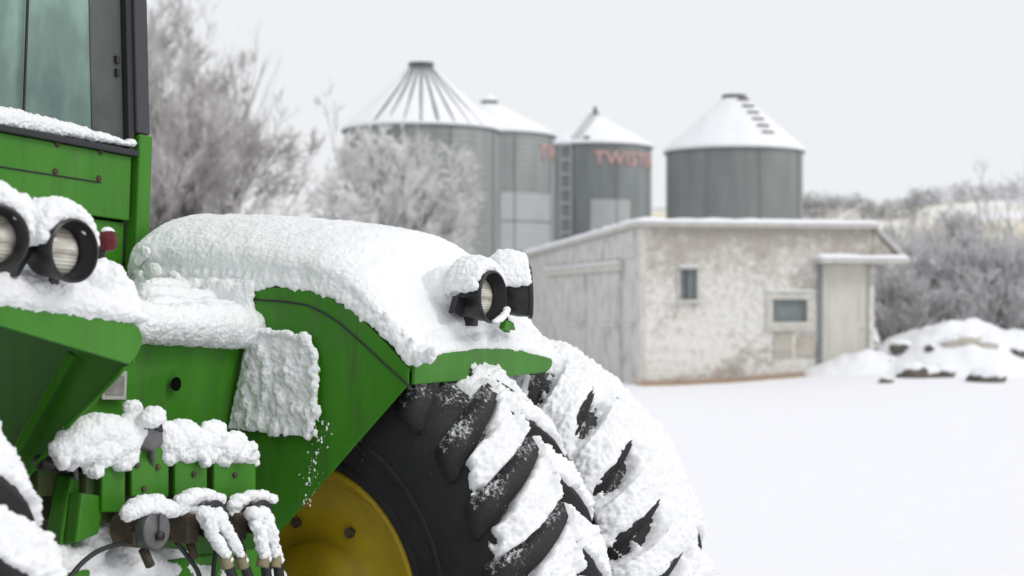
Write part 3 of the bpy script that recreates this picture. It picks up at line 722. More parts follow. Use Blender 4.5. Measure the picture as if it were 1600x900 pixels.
wh = {1395: 'bush standing right beside the shed corner', 1440: 'upright bush a little right of the shed canopy', 1500: 'bush directly behind the crest of the snow pile', 1560: 'tall bush behind the right slope of the snow pile',
      1610: 'bush at the right edge of the picture behind the lower pile', 1420: 'bush above and right of the shed roof end', 1480: 'bush in the second row behind the snow pile', 1540: 'sparse bush with long stems reaching into the sky',
      1600: 'tallest bush, reaching into the sky at the right edge', 1385: 'bush showing above the right end of the shed roof', 1330: 'low bush between the rightmost bin and the thicket', 1660: 'bush mostly beyond the right edge',
      1465: 'low bush just left behind the snow pile', 1555: 'low bush in front, right of the pile crest', 1405: 'smallest bush, low between shed and snow pile', 1620: 'low bush at the right end behind the stones'}
for px, D, ty, sp_, sd0 in thick:
    tree_at(px, D, ty, spread=sp_, label='grey frosted ' + wh[px], cat='bush', group='thicket behind the snow pile', m_twig=TWIG_C, stems=12 if ty > 260 else 6, depth=3, seed=sd0, tw=.009, up=.45, name='bush', kids_n=(6, 8) if ty > 260 else (4, 6), fan=.75, tk=.024)
# far tree lines, each a single far-off mass
def tree_line(x0, x1, D, label, seed, hm=2.6, dens=1.0):
    rnd = random.Random(seed); mb = MB(); n = int((x1-x0)/F*D/.28*dens)
    for k_ in range(n):
        px = rnd.uniform(x0, x1); d_ = D + rnd.uniform(-6, 6); x = pxg(px, d_); z = gz(x, d_); h = hm*(.55+.5*abs(fbm((x, 0, seed), .12, 2))+rnd.uniform(0, .4))
        for q in range(26):
            a = Vector((rnd.gauss(0, .9), rnd.gauss(0, .9), 0)); b__ = a*.4 + Vector((0, 0, 0)); zz = rnd.uniform(.0, 1)*h
            c = Vector((x, d_, z)) + Vector((a.x*(1.1-zz/h*.6), a.y, zz)); s_ = rnd.uniform(.25, .5)
            dr_ = Vector((rnd.gauss(0, .5), rnd.gauss(0, .5), 1)).normalized()*s_
            t_ = dr_.orthogonal().normalized()*.09
            mb.add([c-t_, c+t_, c+dr_], [(0, 1, 2)])
    tag(mb.build('tree_line', FARTREE, fix=False), label, 'trees', kind='stuff')
tree_line(1245, 1345, 318, 'dark far tree line on the hilltop right of the rightmost bin', 1, 3.6, 2)
tree_line(1425, 1600, 320, 'dark far tree line on the hilltop above the thicket', 2, 4.4, 2)
tree_line(1005, 1060, 330, 'far trees glimpsed between the two right grain bins', 3, 1.6)
tree_line(1235, 1440, 225, 'brown hedge crossing the far field beyond the shed roof', 4, 2.6, 1.6)
tree_line(380, 540, 300, 'thin far tree line left of the widest grain bin', 5, 1.0, .6)

# ================================================================== TRACTOR
CV, CW = -.57, -.95                        # wheel axle: rearwards, up
RC = .838                                   # carcass radius
PITCH = 2*pi/26
HWD = .235
TP = [(0, .838), (.08, .836), (.15, .827), (.20, .808), (.235, .778), (.255, .737), (.264, .69), (.267, .64), (.261, .58), (.238, .52), (.20, .455), (.185, .43)]
TA = [0]
for _i in range(1, len(TP)): TA.append(TA[-1] + hypot(TP[_i][0]-TP[_i-1][0], TP[_i][1]-TP[_i-1][1]))
def tprof(a):
    """tyre section: arc length from the tread centre -> (offset, radius, normal)"""
    sg = -1 if a < 0 else 1; q = min(abs(a), TA[-1]-1e-6)
    for i in range(len(TA)-1):
        if TA[i] <= q <= TA[i+1]: break
    f = (q-TA[i])/(TA[i+1]-TA[i]); d = TP[i][0]*(1-f)+TP[i+1][0]*f; r = TP[i][1]*(1-f)+TP[i+1][1]*f
    def nrm(k):
        k0, k1 = max(0, k-1), min(len(TP)-1, k+1); tx, ty = TP[k1][0]-TP[k0][0], TP[k1][1]-TP[k0][1]; L_ = hypot(tx, ty)
        return (-ty/L_, tx/L_) if k else (0.0, 1.0)
    n0, n1 = nrm(i), nrm(i+1); nx, ny = n0[0]*(1-f)+n1[0]*f, n0[1]*(1-f)+n1[1]*f; L_ = hypot(nx, ny)
    return d*sg, r, nx/L_*sg, ny/L_
AEND = .315
def sweep(a): return -R(12)*abs(a)/AEND
def wloc(th, du, r): return Vector((du, -r*cos(th), r*sin(th)))      # wheel-local
def wpt(th, a, h=0):
    d, r, nx, ny = tprof(a); return wloc(th, d + nx*h, r + ny*h)
def lug_mesh(side):
    """one tread bar: from the tread centre over the rounded shoulder; side -1 inner, +1 outer"""
    N = 11; vs = []
    for i in range(N+1):
        a = -.02 + (AEND+.02)*i/N; f = i/N; th = sweep(max(0, a)); r = tprof(a)[1]
        hw = (.033 + .019*f)/r
        if i == 0: hw *= .75
        h = (.050 if 0 < i < N else .040) * (1-.32*f)
        vs += [wpt(th-hw*1.18, a*side, -.015), wpt(th-hw*.88, a*side, h), wpt(th+hw*.88, a*side, h), wpt(th+hw*1.18, a*side, -.015)]
    n = N+1
    fs = [(i*4+k_, i*4+k_+1, (i+1)*4+k_+1, (i+1)*4+k_) for i in range(n-1) for k_ in range(3)] + [(0, 1, 2, 3), tuple((n-1)*4+k_ for k_ in range(4))[::-1]]
    me = MB().add(vs, fs).mesh('lug', RUBBER)
    b = bmesh.new(); b.from_mesh(me); bmesh.ops.recalc_face_normals(b, faces=b.faces)
    bmesh.ops.bevel(b, geom=[e for e in b.edges if e.calc_face_angle(0) > .6], offset=.009, segments=2, affect='EDGES')
    for f_ in b.faces: f_.smooth = True
    b.to_mesh(me); b.free(); return me
LUG = {-1: lug_mesh(-1), 1: lug_mesh(1)}
def tyre_mesh():
    mb = MB(); n = 120; m_ = 45
    for i in range(m_):
        a = -TA[-1] + 2*TA[-1]*i/(m_-1); d, r, _, _ = tprof(a); mb.v += [tuple(wloc(2*pi*k_/n, d, r)) for k_ in range(n)]
    mb.f = [(i*n+k_, i*n+(k_+1) % n, (i+1)*n+(k_+1) % n, (i+1)*n+k_) for i in range(m_-1) for k_ in range(n)]
    for s_ in (-1, 1):
        for rr, dd_ in ((.475, .212), (.575, .258)):
            mb.lathe([(rr-.012, dd_-.004), (rr, dd_+.012), (rr+.014, dd_+.004)], (0, 0, 0), (s_, 0, 0), 96, closed=False)
    return mb.mesh('tyre', RUBBER, True)
TYRE = tyre_mesh()
def rim_mesh(depth):
    """flange, well and dished centre seen from the tractor side (-x)"""
    e = .185
    prof = [(.452, -e-.012), (.452, -e+.01), (.425, -e+.012), (.418, -e+.05), (.385, -e+.075), (.375, depth-.05), (.33, depth-.01), (.2, depth), (.19, depth-.03), (.0, depth-.035)]
    mb = MB(); mb.lathe([(r, h) for r, h in [(.440, -e+.0), (.452, -e-.012), (.437, -e-.016), (.425, -e+.0)] + prof[3:]], (0, 0, 0), (1, 0, 0), 96, closed=False)
    mb.lathe([(.39, -e+.07), (.39, e-.07), (.42, e-.05), (.425, e), (.45, e+.012)], (0, 0, 0), (1, 0, 0), 96, closed=False)
    return mb.mesh('rim', YELLOW, True)
RIM = rim_mesh(-.06)
HOLEM = mat('dim_opening', (.16, .155, .16), .8)
# wheel: tractor > wheel > tyre, rim, lug, bolt, snow
def tread_snow(wheel, seed, phase, t0=-14, t1=104, far=False, amount=1.0):
    mb = MB(); n1, n2 = (460, 170)
    off = Vector((seed, 0, 0)); A = .35
    for i in range(n1+1):
        th = R(t0 + (t1-t0)*i/n1)
        for j in range(n2+1):
            a = -A + 2*A*j/n2; side = -1 if a < 0 else 1; aa = abs(a)
            tip = phase if side < 0 else phase + PITCH/2
            r0 = tprof(a)[1]
            p = ((th - (tip + sweep(a)))/PITCH + .5) % 1 - .5                    # 0 on the bar's middle, + above it
            hwp = (.033+.019*aa/AEND)/r0/PITCH                                    # half width of the bar in pitches
            q = wpt(th, a) + off
            nA = fbm(q, 8, 3); nB = fbm(q + Vector((5, 0, 0)), 28, 3); nC = fbm(q + Vector((0, 7, 0)), 85, 3)
            top = hwp + .03*nB
            if far:
                h = .060 + .016*nA
                hole = exp(-((p+.28-.1*nA)/.18)**2)*exp(-((a+.185+.06*nA)/.085)**2)*(1.2+.6*nA)
                hole += exp(-((p+.20)/.12)**2)*sst(.08, .15, a)*sst(R(32), R(12), th)*1.25
                hole += exp(-((p+.20)/.10)**2)*sst(R(14), R(2), th)
                h -= .10*hole*(1+.7*nB+.5*nC) + .08*sst(.30, .33, aa)
            elif side < 0:
                wd = .36 + .14*sst(R(8), R(40), th) + .12*nA + .30*sst(.24, .10, aa)
                pp = p if p >= 0 else p + 1; end_ = min(top+wd, 1-top-.05)
                s1 = sst(top-.05, top+.02, pp)*(1-sst(end_, end_+.08, pp))     # bank lying on the bar's upper flank
                s1 *= sst(.285+.03*nB, .25+.03*nB, aa + .10*sst(R(34), R(50), th))
                h = .060*s1*amount - .014
                # smother the bar roots near the tread centre
                h = max(h, (.064+.012*nA)*sst(.065+.03*nB, .02+.03*nB, aa)*sst(top-.02, top+.03, p+.5*sst(R(40), R(48), th)) - .006)
                shade = sst(R(62), R(48), th + R(5)*nA + R(5)*nB + R(40)*sst(.05, .2, aa)*sst(R(36), R(44), th))
                h = h*shade - .014*(1-shade)
            else:
                s1 = max(sst(-.06+.08*nB, .03+.08*nB, p), 1-sst(-.44, -.34, p))
                s1 = max(s1, sst(R(41), R(47), th)*(1-exp(-((p+.22)/.10)**2)*sst(R(60), R(44), th)))
                h = (.068+.010*nA)*s1 - .012 - .10*sst(.27, .31, aa)
            h += (.008*nB + .009*nC)*(1 if h > .006 else .3)
            # grains and specks where the cover is thin
            if h < .004:
                h = -.012
            d, r, nx, ny = tprof(a)
            mb.v.append(tuple(wloc(th, d + nx*h, r + ny*h)))
    n = n2+1; mb.f = [(i*n+j, i*n+j+1, (i+1)*n+j+1, (i+1)*n+j) for i in range(n1) for j in range(n2)]
    return mb.build('snow', SNOW, wheel, smooth=True, fix=False)
def crumbs(wheel, seed, n, phase):
    """loose snow grains clinging to the bars"""
    rr_ = random.Random(seed); mb = MB(); k_ = 0
    while k_ < n:
        c0 = (R(rr_.uniform(0, 60)), rr_.uniform(-.30, .30))
        for _ in range(rr_.randint(2, 9)):
            th = c0[0] + rr_.gauss(0, .012); a = max(-.33, min(.33, c0[1] + rr_.gauss(0, .012))); s_ = rr_.uniform(.0009, .0026)
            sd_ = -1 if a < 0 else 1; p = ((th - ((phase if sd_ < 0 else phase + PITCH/2) + sweep(a)))/PITCH + .5) % 1 - .5
            mb.ball(wpt(th, a, .050 if abs(p) < .2 else .002), s_, 6, 4); k_ += 1
    o = mb.build('snow_crumbs', SNOW, wheel, smooth=True); o['kind'] = 'stuff'
def make_wheel(uc, phase, nm='wheel'):
    wh_ = empty(nm, T(uc, CV, CW), root)
    ty = bpy.data.objects.new('tyre', TYRE); COL.objects.link(ty); ty.parent = wh_
    ri = bpy.data.objects.new('rim', RIM); COL.objects.link(ri); ri.parent = wh_
    for s_ in (-1, 1):
        for k_ in range(26):
            o = bpy.data.objects.new('lug', LUG[s_]); COL.objects.link(o); o.parent = wh_
            # wheel-local x is the axle; +angle turns from rear to top
            o.rotation_euler = (-(phase + k_*PITCH + (PITCH/2 if s_ > 0 else 0)), 0, 0)
    for k_ in range(8):
        a_ = 2*pi*k_/8+.3; MB().lathe([(0, 0), (.017, 0), (.017, .016), (0, .018)], wloc(a_, -.061, .26)-Vector((.018, 0, 0)), (1, 0, 0), 6, closed=False).build('bolt', RUST, wh_)
    for k_ in range(4):
        a_ = 2*pi*k_/4+1.09; c_ = wloc(a_, -.064, .29); o = MB().lathe([(0, -.002), (.02, -.002), (.02, .004), (0, .004)], (0, 0, 0), (1, 0, 0), 20, closed=False).build('hand_hole', HOLEM, wh_)
        o.location = c_; o.scale = (1, .75, 1.35)
    return wh_
ph1 = R(36.5)
W1 = make_wheel(.882, ph1); W2 = make_wheel(1.635, ph1+.35*PITCH); W3 = make_wheel(-1.33, R(20))
W1['label'] = 'inner wheel, right side'; W2['label'] = 'outer dual wheel, tread buried in snow'; W3['label'] = 'left wheel, only its tread edge in view'
tread_snow(W1, 3.1, ph1)
tread_snow(W2, 9.7, ph1+.35*PITCH, far=True, t0=-20)
tread_snow(W3, 17.3, R(20), t0=-25, t1=60)
MB().tube([T(-1.7, CV, CW), T(1.7, CV, CW)], .09, 20).build('axle', GREEND, root, smooth=True, autos=True)

# ---- right fender
prof = [(-1.13, .03), (-.9, .028), (-.656, .012), (-.48, .001), (-.389, -.018), (-.33, -.042), (-.275, -.072), (-.185, -.145), (-.095, -.225)]
VF = -.095
def fender(sgn, name):
    rt = empty(name, (0, 0, 0), root)
    ui, uo = .57*sgn, 1.37*sgn
    # inner side sheet with its slanted rear edge
    if sgn > 0: rear = [(VF, -.267), (-.523, -.704), (-.70, -.89)]
    else: rear = [(VF, -.235)] + [(-q.y, q.z-GW) for q in [onU(x, y, -.575) for x, y in ((196, 568), (186, 584), (150, 622), (113, 658), (80, 698), (47, 738), (5, 792))]]
    poly = [(b_, c) for b_, c in prof] + rear + [(-1.13, -.89)]
    MB().prism([T(ui, b_, c) for b_, c in poly], (-.008*sgn, 0, 0)).build('side_panel', GREEN, rt, bevel=.003)
    # folded seam bead on the side sheet
    if sgn > 0:
        sm = [onU(x, y, .5595) for x, y in ((396, 468), (440, 471), (478, 476), (505, 488), (530, 504), (560, 530), (600, 567), (637, 601))]
        MB().tube([p for p in sm], .0032, 6).build('seam', SEAM, rt)
    # top sheet
    mb = MB(); top = [(b_, c) for b_, c in prof]
    rise = lambda s_: (.045 if sgn > 0 else .15)*s_
    for s_ in (0, .25, .5, .75, 1):
        uu = ui + (uo-ui)*s_
        for b_, c in top: mb.v.append(tuple(T(uu, b_, c + rise(s_))))
    n = len(top); k0 = len(mb.v)
    for s_ in (0, .25, .5, .75, 1):
        uu = ui + (uo-ui)*s_
        for b_, c in top: mb.v.append(tuple(T(uu, b_-.004, c + rise(s_) - .009)))
    for i in range(4):
        for j in range(n-1):
            a = i*n+j; mb.f.append((a, a+1, a+n+1, a+n)); mb.f.append((k0+a, k0+a+n, k0+a+n+1, k0+a+1))
    for j in range(n-1):
        mb.f.append((j, k0+j, k0+j+1, j+1)); mb.f.append((4*n+j, 4*n+j+1, k0+4*n+j+1, k0+4*n+j))
    for i in range(4):
        mb.f.append((i*n, (i+1)*n, k0+(i+1)*n, k0+i*n)); mb.f.append((i*n+n-1, k0+i*n+n-1, k0+(i+1)*n+n-1, (i+1)*n+n-1))
    mb.build('top_sheet', GREEN, rt)
    return rt
FR = fender(1, 'fender'); FL = fender(-1, 'fender')
# rear flange (hanging rear edge) in the plane across the fender's tail: right one tapers outwards to a round corner
def flange(pts, parent, th=.012):
    return MB().prism([T(a, VF+.002, c) for a, c in pts], (0, -th, 0)).build('rear_flange', GREEN, parent, bevel=.003)
def uw(x, y, v_=VF):
    p = onV(x, y, v_); return p.x, p.z-GW
rp = [uw(641, 601), uw(700, 596), uw(770, 590), uw(836, 583), uw(848, 581), uw(856, 573), uw(858, 566), uw(856, 560), uw(800, 545), uw(740, 545), uw(690, 552), uw(642, 570)]
rf = flange(rp, FR)
lpz = [uw(195, 569), uw(207, 556), uw(214, 541), uw(216, 526), uw(210, 511), uw(190, 498), uw(120, 488), uw(0, 476), uw(-150, 462), uw(-260, 455), uw(-260, 475), uw(-200, 480), uw(-100, 490), uw(0, 511), uw(100, 541)]
lf = flange(lpz, FL)
# black rubber edging at the free corners
def edging(pts, parent, r=.005): MB().tube([T(a, VF+.002, c) for a, c in pts], r, 6).build('edge_trim', SEAM, parent)
edging([uw(828, 584), uw(838, 583), uw(849, 581), uw(857, 573), uw(859, 564)], rf, .006)
edging([uw(196, 569), uw(207, 556), uw(214, 541), uw(216, 526), uw(212, 513)], lf, .0045)
# stiffening rib on the outside of the left fender's side sheet
MB().tube([onU(112, 552, -.585), onU(66, 632, -.585), onU(20, 713, -.585)], .010, 6).build('stiffener', GREEN, FL)
# left fender inner skirt between flange and wheel arch (dark underside)
MB().tube([onU(x, y, -.575) for x, y in ((194, 571), (186, 584), (150, 622), (113, 658), (80, 698), (47, 738))], .006, 6).build('edge_bead', GREEN, FL)

# ---- deck box between the fenders with its rear plate, hole and sticker
VP_ = -.67
dk = empty('deck', (0, 0, 0), root)
tl = uw(215, 520, VP_); tr_ = uw(386, 541, VP_)
topw = (tl[1]+tr_[1])/2
bot = -.46
pl = MB().prism([T(-.555, VP_, bot), T(.545, VP_-.05, bot), T(.555, VP_, topw), T(-.555, VP_, topw)], (0, .012, 0)).build('rear_plate', GREEN, dk, bevel=.004)
MB().box(-.555, .555, -VP_+.012, -VP_+.60, GW+topw-.015, GW+topw).build('deck_top', GREEN, dk)
hp = onV(274, 600, VP_-.004); MB().lathe([(.0, 0), (.019, 0), (.020, -.004), (.0185, -.0045), (.0175, -.001), (0, -.001)], hp, (0, 1, 0), 28, closed=False).build('plate_hole', VOIDM, dk)
s0, s1 = onV(158, 624, VP_), onV(197, 580, VP_)
MB().box(s0.x, s1.x, s0.y-.004, s0.y-.001, s0.z, s1.z).build('sticker', PALE, dk)
MB().box(s0.x+.01, s1.x-.012, s0.y-.006, s0.y-.0041, s0.z+.012, s1.z-.012).build('sticker_print', STICKER, dk)
MB().box(-.30, .55, -VP_+.02, -VP_+.5, GW-.72, GW+bot-.01).build('transmission_case', GREEND, dk, bevel=.02)

# ---- snow-plastered step plate on the inside of the right fender
sp_pts = [onU(x, y, .545) for x, y in ((388, 520), (420, 518), (455, 523), (480, 533), (494, 548), (497, 580), (495, 620), (490, 660), (484, 682), (430, 677), (359, 669), (368, 625), (380, 575))]
stp = MB().prism(sp_pts, (.012, 0, 0)).build('step_plate', GREEN, root, bevel=.002)
def crust(corners, nx, ny, parent, amp=.02, mk=None):
    pass
mb = MB(); rnd = random.Random(12)
mb.prism([p + Vector((-.012, 0, 0)) for p in sp_pts], (.013, 0, 0))
for _ in range(150):
    x, y = rnd.uniform(368, 494), rnd.uniform(526, 676)
    if x < 388-(y-520)*.19+4: continue
    q = onU(x, y, .53 + rnd.uniform(-.003, .008)); rr = rnd.uniform(.008, .018); mb.ball(q, (rr*.8, rr, rr*1.3), 8, 6)
for _ in range(60):
    t_ = rnd.random(); i = rnd.choice([0, 1, 2, 3, 4, 5, 6, 7]); q = sp_pts[i].lerp(sp_pts[i+1], t_); mb.ball(q+Vector((-.012, 0, 0)), rnd.uniform(.008, .014), 8, 6)
snow(mb, stp, .004, 2, ((.03, .008), (.012, .010), (.006, .005)))

# ---- crumbs of snow down the fender side
mb = MB()
for _ in range(60):
    y = rnd.uniform(655, 790); x = 503 - (y-655)*.17 + rnd.gauss(0, 8); q = onU(x, y, .557); rr = rnd.choice([.001, .0013, .0017, .0022, .0035])*rnd.uniform(.6, 1.1); mb.ball(q, (rr*.7, rr, rr*1.2), 7, 5)
for x, y in ((512, 666), (505, 662), (495, 708), (493, 722), (482, 748), (480, 757), (474, 788), (500, 688)): [mb.ball(onU(x+rnd.gauss(0, 1.4), y+rnd.gauss(0, 2), .557), (.003, rnd.uniform(.002, .004), rnd.uniform(.003, .005)), 6, 5) for _ in range(3)]
o = mb.build('snow_crumbs', SNOW, FR, smooth=True); o['kind'] = 'stuff'

# ---- cab
cab = empty('cab', T(0, -1.17, 0), root)
def CB(*a): return T(*a) - T(0, -1.17, 0)
def cbox(a0, a1, b0, b1, c0, c1, name, m, bevel=.003, par=None):
    p, q = CB(a0, b1, c0), CB(a1, b0, c1)
    return MB().box(min(p.x, q.x), max(p.x, q.x), min(p.y, q.y), max(p.y, q.y), p.z, q.z).build(name, m, par or cab, bevel=bevel)
VC = -1.17
cp = lambda x, y, c=VC: (lambda p: (p.x, p.z-GW))(onV(x, y, c))
R0 = cp(232, 212); tw_ = cp(210, 240)
yb = cp(205, 345)[1]
# right rear post: grey above the sill line, green below
cbox(.612, .673, VC-.09, VC+.012, R0[1], 1.25, 'corner_post', POST, .006)
cbox(.585, .6115, VC-.05, VC+.002, tw_[1]+.0, 1.25, 'window_seal', SEAM)
cbox(.618, .679, VC-.09, VC+.014, .02, R0[1]-.002, 'lower_post', GREEN, .006)
cbox(-.69, -.612, VC-.09, VC+.012, -.1, 1.25, 'corner_post', POST, .006)
sill = cp(100, 213)[1]
cbox(-.61, .6115, VC-.04, VC+.018, sill-.022, sill-.003, 'window_sill', SEAM, .003)
pn = cbox(-.61, .60, VC-.02, VC-.002, yb, sill-.023, 'rear_panel', GREEN, .003)
cbox(-.61, .60, VC-.04, VC-.024, -.2, yb-.006, 'lower_panel', GREEN, .003)
cbox(.60, .6175, VC-.05, VC-.03, -.1, sill-.024, 'panel_gap', SEAM, .0)
for x, y in ((90, 225), (158, 237), (87, 268), (155, 279)):
    q = onV(x, y, VC) - T(0, -1.17, 0); MB().lathe([(0, 0), (.011, 0), (.009, .004), (0, .005)], q + Vector((0, .001, 0)), (0, -1, 0), 12, closed=False).build('rivet', RIVET, pn)
q0, q1 = onV(0, 262, VC)-T(0, -1.17, 0), onV(157, 285, VC)-T(0, -1.17, 0)
MB().tube([Vector((-.6, q0.y-.0015, q0.z)), Vector((q1.x, q1.y-.0015, q1.z))], .0022, 5).build('seam', SEAM, pn)
# rear window
GL = bpy.data.materials.new('tinted_frosted_glass'); GL.use_nodes = True
t = GL.node_tree; pb = t.nodes['Principled BSDF']; out = t.nodes['Material Output']
pb.inputs['Roughness'].default_value = .18; pb.inputs['Specular IOR Level'].default_value = .7
tc = t.nodes.new('ShaderNodeTexCoord'); mp = t.nodes.new('ShaderNodeMapping'); mp.inputs['Scale'].default_value = (5, 1, 2.6); t.links.new(tc.outputs['Object'], mp.inputs[0])
n = t.nodes.new('ShaderNodeTexNoise'); n.inputs['Scale'].default_value = 1.1; n.inputs['Detail'].default_value = 6; t.links.new(mp.outputs[0], n.inputs[0])
cr_ = t.nodes.new('ShaderNodeValToRGB'); e = cr_.color_ramp.elements
e[0].position = .32; e[0].color = (.12, .19, .18, 1); e[1].position = .68; e[1].color = (.36, .52, .47, 1)
e2 = e.new(.5); e2.color = (.21, .31, .26, 1)
t.links.new(n.outputs[0], cr_.inputs[0]); t.links.new(cr_.outputs[0], pb.inputs['Base Color'])
trn = t.nodes.new('ShaderNodeBsdfTransparent'); trn.inputs[0].default_value = (.55, .78, .72, 1)
ms = t.nodes.new('ShaderNodeMixShader'); ms.inputs[0].default_value = .72
t.links.new(trn.outputs[0], ms.inputs[1]); t.links.new(pb.outputs[0], ms.inputs[2]); t.links.new(ms.outputs[0], out.inputs[0])
wx = cp(157, 100)[0]
cbox(-.61, wx, VC-.03, VC-.024, sill-.01, 1.25, 'rear_window', GL, 0)
cbox(wx+.001, .584, VC-.034, VC-.02, sill-.01, 1.25, 'window_post', PILLAR, .003)
x45 = cp(48, 100)[0]
MB().tube([CB(x45-.01, VC-.01, sill+.02), CB(x45+.012, VC-.01, 1.2)], .005, 6).build('wiper_arm', SEAM, cab)
hq = cp(196, 105)
for dz in (-.02, .02): cbox(hq[0]-.008, hq[0]+.008, VC-.02, VC-.008, hq[1]+dz-.012, hq[1]+dz+.012, 'window_catch', SEAM, .002)
# the rest of the cab: side posts, roof, floor, seat and front frame
for sg in (-1, 1):
    cbox(sg*.684-.03, sg*.684+.03, VC-1.5, VC-1.42, -.1, 1.25, 'front_post', POST, .006)
    cbox(sg*.684-.02, sg*.684+.02, VC-1.42, VC-.091, -.1, R0[1]-.1, 'side_panel', GREEN, .003)
    cbox(sg*.684-.003, sg*.684+.003, VC-1.42, VC-.091, R0[1]-.099, 1.25, 'side_window', GL, 0)
cbox(-.65, .65, VC-1.49, VC-1.44, -.1, .35, 'front_panel', GREEN, .003)
cbox(-.65, .65, VC-1.47, VC-1.464, .351, 1.25, 'front_window', GL, 0)
cbox(-.75, .75, VC-1.55, VC+.06, 1.251, 1.36, 'cab_roof', GREEN, .02)
cbox(-.65, .65, VC-1.43, VC-.045, -.15, -.1, 'cab_floor', SEAM, 0)
st_ = cbox(-.25, .25, VC-.75, VC-.28, .15, .27, 'seat', SEAT, .03)
cbox(-.24, .24, VC-.30, VC-.20, .275, .78, 'seat_back', SEAT, .04)
MB().lathe([(.19, -.01), (.2, 0), (.19, .01), (.18, 0), (.19, -.01)], CB(0, VC-1.05, .5), (0, .5, 1), 32, closed=False).build('steering_wheel', SEAM, cab)
# the glasshouse narrows towards the roof
z0_ = R0[1]-.05
for o in [o for o in COL.objects if o.parent == cab and o.type == 'MESH' and o.name.split('.')[0] in ('corner_post', 'window_seal', 'rear_window', 'window_post', 'front_post', 'side_window', 'front_window', 'wiper_arm', 'window_catch')]:
    b = bmesh.new(); b.from_mesh(o.data)
    if o.name.startswith(('side_window', 'front_post')): bmesh.ops.bisect_plane(b, geom=b.verts[:]+b.edges[:]+b.faces[:], plane_co=(0, 0, z0_), plane_no=(0, 0, 1))
    for q in b.verts:
        if q.co.z > z0_: q.co.x -= (.085 if q.co.x > 0 else -.085)*(q.co.z-z0_)*min(1, abs(q.co.x)/.45)
    b.to_mesh(o.data); b.free()
# front hood of the tractor beyond the cab
MB().box(-.42, .42, 2.75, 4.9, GW-.7, GW+.15).build('engine_hood', GREEN, root, bevel=.05)
# sill snow
mb = MB()
ss = [(-30, 190, 30), (0, 193, 28), (40, 198, 26), (80, 205, 23), (120, 212, 19), (150, 218, 15), (175, 222, 11), (195, 226, 9), (207, 226, 11)]
for i in range(len(ss)-1):
    for k_ in range(9):
        f = k_/9; x = ss[i][0]*(1-f)+ss[i+1][0]*f; y = ss[i][1]*(1-f)+ss[i+1][1]*f; h = ss[i][2]*(1-f)+ss[i+1][2]*f
        q = onV(x, y+1-h*.42, VC+.0) - T(0, -1.17, 0); rz = h/F*5.1*.56; mb.ball(q + Vector((0, .004, rnd.uniform(-.002, .002))), (.02, .022, rz*rnd.uniform(.9, 1.1)), 8, 6)
snow(mb, cab, .0036, 3)

# ---- snow on the right fender
mb = MB()
ui = .57
topl = [(205, 412, .5), (222, 372, .8), (250, 354, 1), (300, 351, 1), (400, 353, 1), (480, 357, 1), (560, 366, 1), (620, 376, 1), (680, 394, 1), (720, 418, 1)]
def w_in(b_):
    for i in range(len(prof)-1):
        if prof[i][0] <= b_ <= prof[i+1][0]:
            f = (b_-prof[i][0])/(prof[i+1][0]-prof[i][0]); return prof[i][1]*(1-f)+prof[i+1][1]*f
    return prof[0][1] if b_ < prof[0][0] else prof[-1][1]
crownpts = []
for x, y, _ in topl:
    p = onU(x, y, .98); crownpts.append((-p.y, p.z-GW))
def w_top(b_):
    c = crownpts
    if b_ <= c[0][0]: return c[0][1]
    for i in range(len(c)-1):
        if c[i][0] <= b_ <= c[i+1][0]:
            f = (b_-c[i][0])/(c[i+1][0]-c[i][0]); return c[i][1]*(1-f)+c[i+1][1]*f
    return c[-1][1]
# closed loft of rounded sections
def loft(secs, parentmb):
    n = len(secs[0]); k0 = len(parentmb.v)
    for s_ in secs: parentmb.v += [tuple(p) for p in s_]
    for i in range(len(secs)-1):
        for k_ in range(n): parentmb.f.append((k0+i*n+k_, k0+i*n+(k_+1) % n, k0+(i+1)*n+(k_+1) % n, k0+(i+1)*n+k_))
    parentmb.f.append(tuple(k0+k_ for k_ in range(n))[::-1]); parentmb.f.append(tuple(k0+(len(secs)-1)*n+k_ for k_ in range(n)))
secs = []
bs_ = [-1.17 + i*(1.17-.10)/54 for i in range(55)]
for b_ in bs_:
    wb = w_in(max(-1.13, b_)); wt = w_top(b_)
    tail = sst(-.42, -.10, b_)
    wt = wt*(1-tail) + (wb + .115)*tail if tail > 0 else wt
    f0 = sst(-1.185, -1.12, b_)
    sec = []; N = 30
    for k_ in range(N):
        a_ = 2*pi*k_/N; cx = -cos(a_); sy = sin(a_)
        ex = .55
        X = math.copysign(abs(cx)**ex, cx); Y = math.copysign(abs(sy)**.8, sy)
        cu_ = .965; hu = .405*(.9+.1*f0)
        uu = cu_ + X*hu; s_ = (uu-ui)/.8
        lo = wb + .045*max(0, s_) - .004
        hh = (wt-wb)*f0 + .02
        prof_h = 1 - .32*max(0, -X)**2.0 - .18*max(0, X)**2
        zz = lo + (hh*prof_h)*(.5+.5*Y) if sy >= 0 else lo + .5*hh*prof_h*(1+Y) 
        sec.append(T(uu, b_, zz))
    secs.append(sec)
loft(secs, mb)
# lower crumbly margin that hangs over the inner edge
edge_px = [(392, 452), (410, 449), (440, 446), (470, 449), (500, 456), (520, 462), (540, 472), (556, 488), (575, 500), (590, 515), (605, 528), (620, 545), (632, 560), (645, 568), (660, 564), (680, 558)]
for i in range(len(edge_px)-1):
    for k_ in range(26):
        f = rnd.random(); x = edge_px[i][0]*(1-f)+edge_px[i+1][0]*f; y = edge_px[i][1]*(1-f)+edge_px[i+1][1]*f
        q = onU(x+rnd.gauss(0, 2), y-6+rnd.gauss(0, 4.5), .566); mb.ball(q, rnd.uniform(.005, .012), 7, 5)
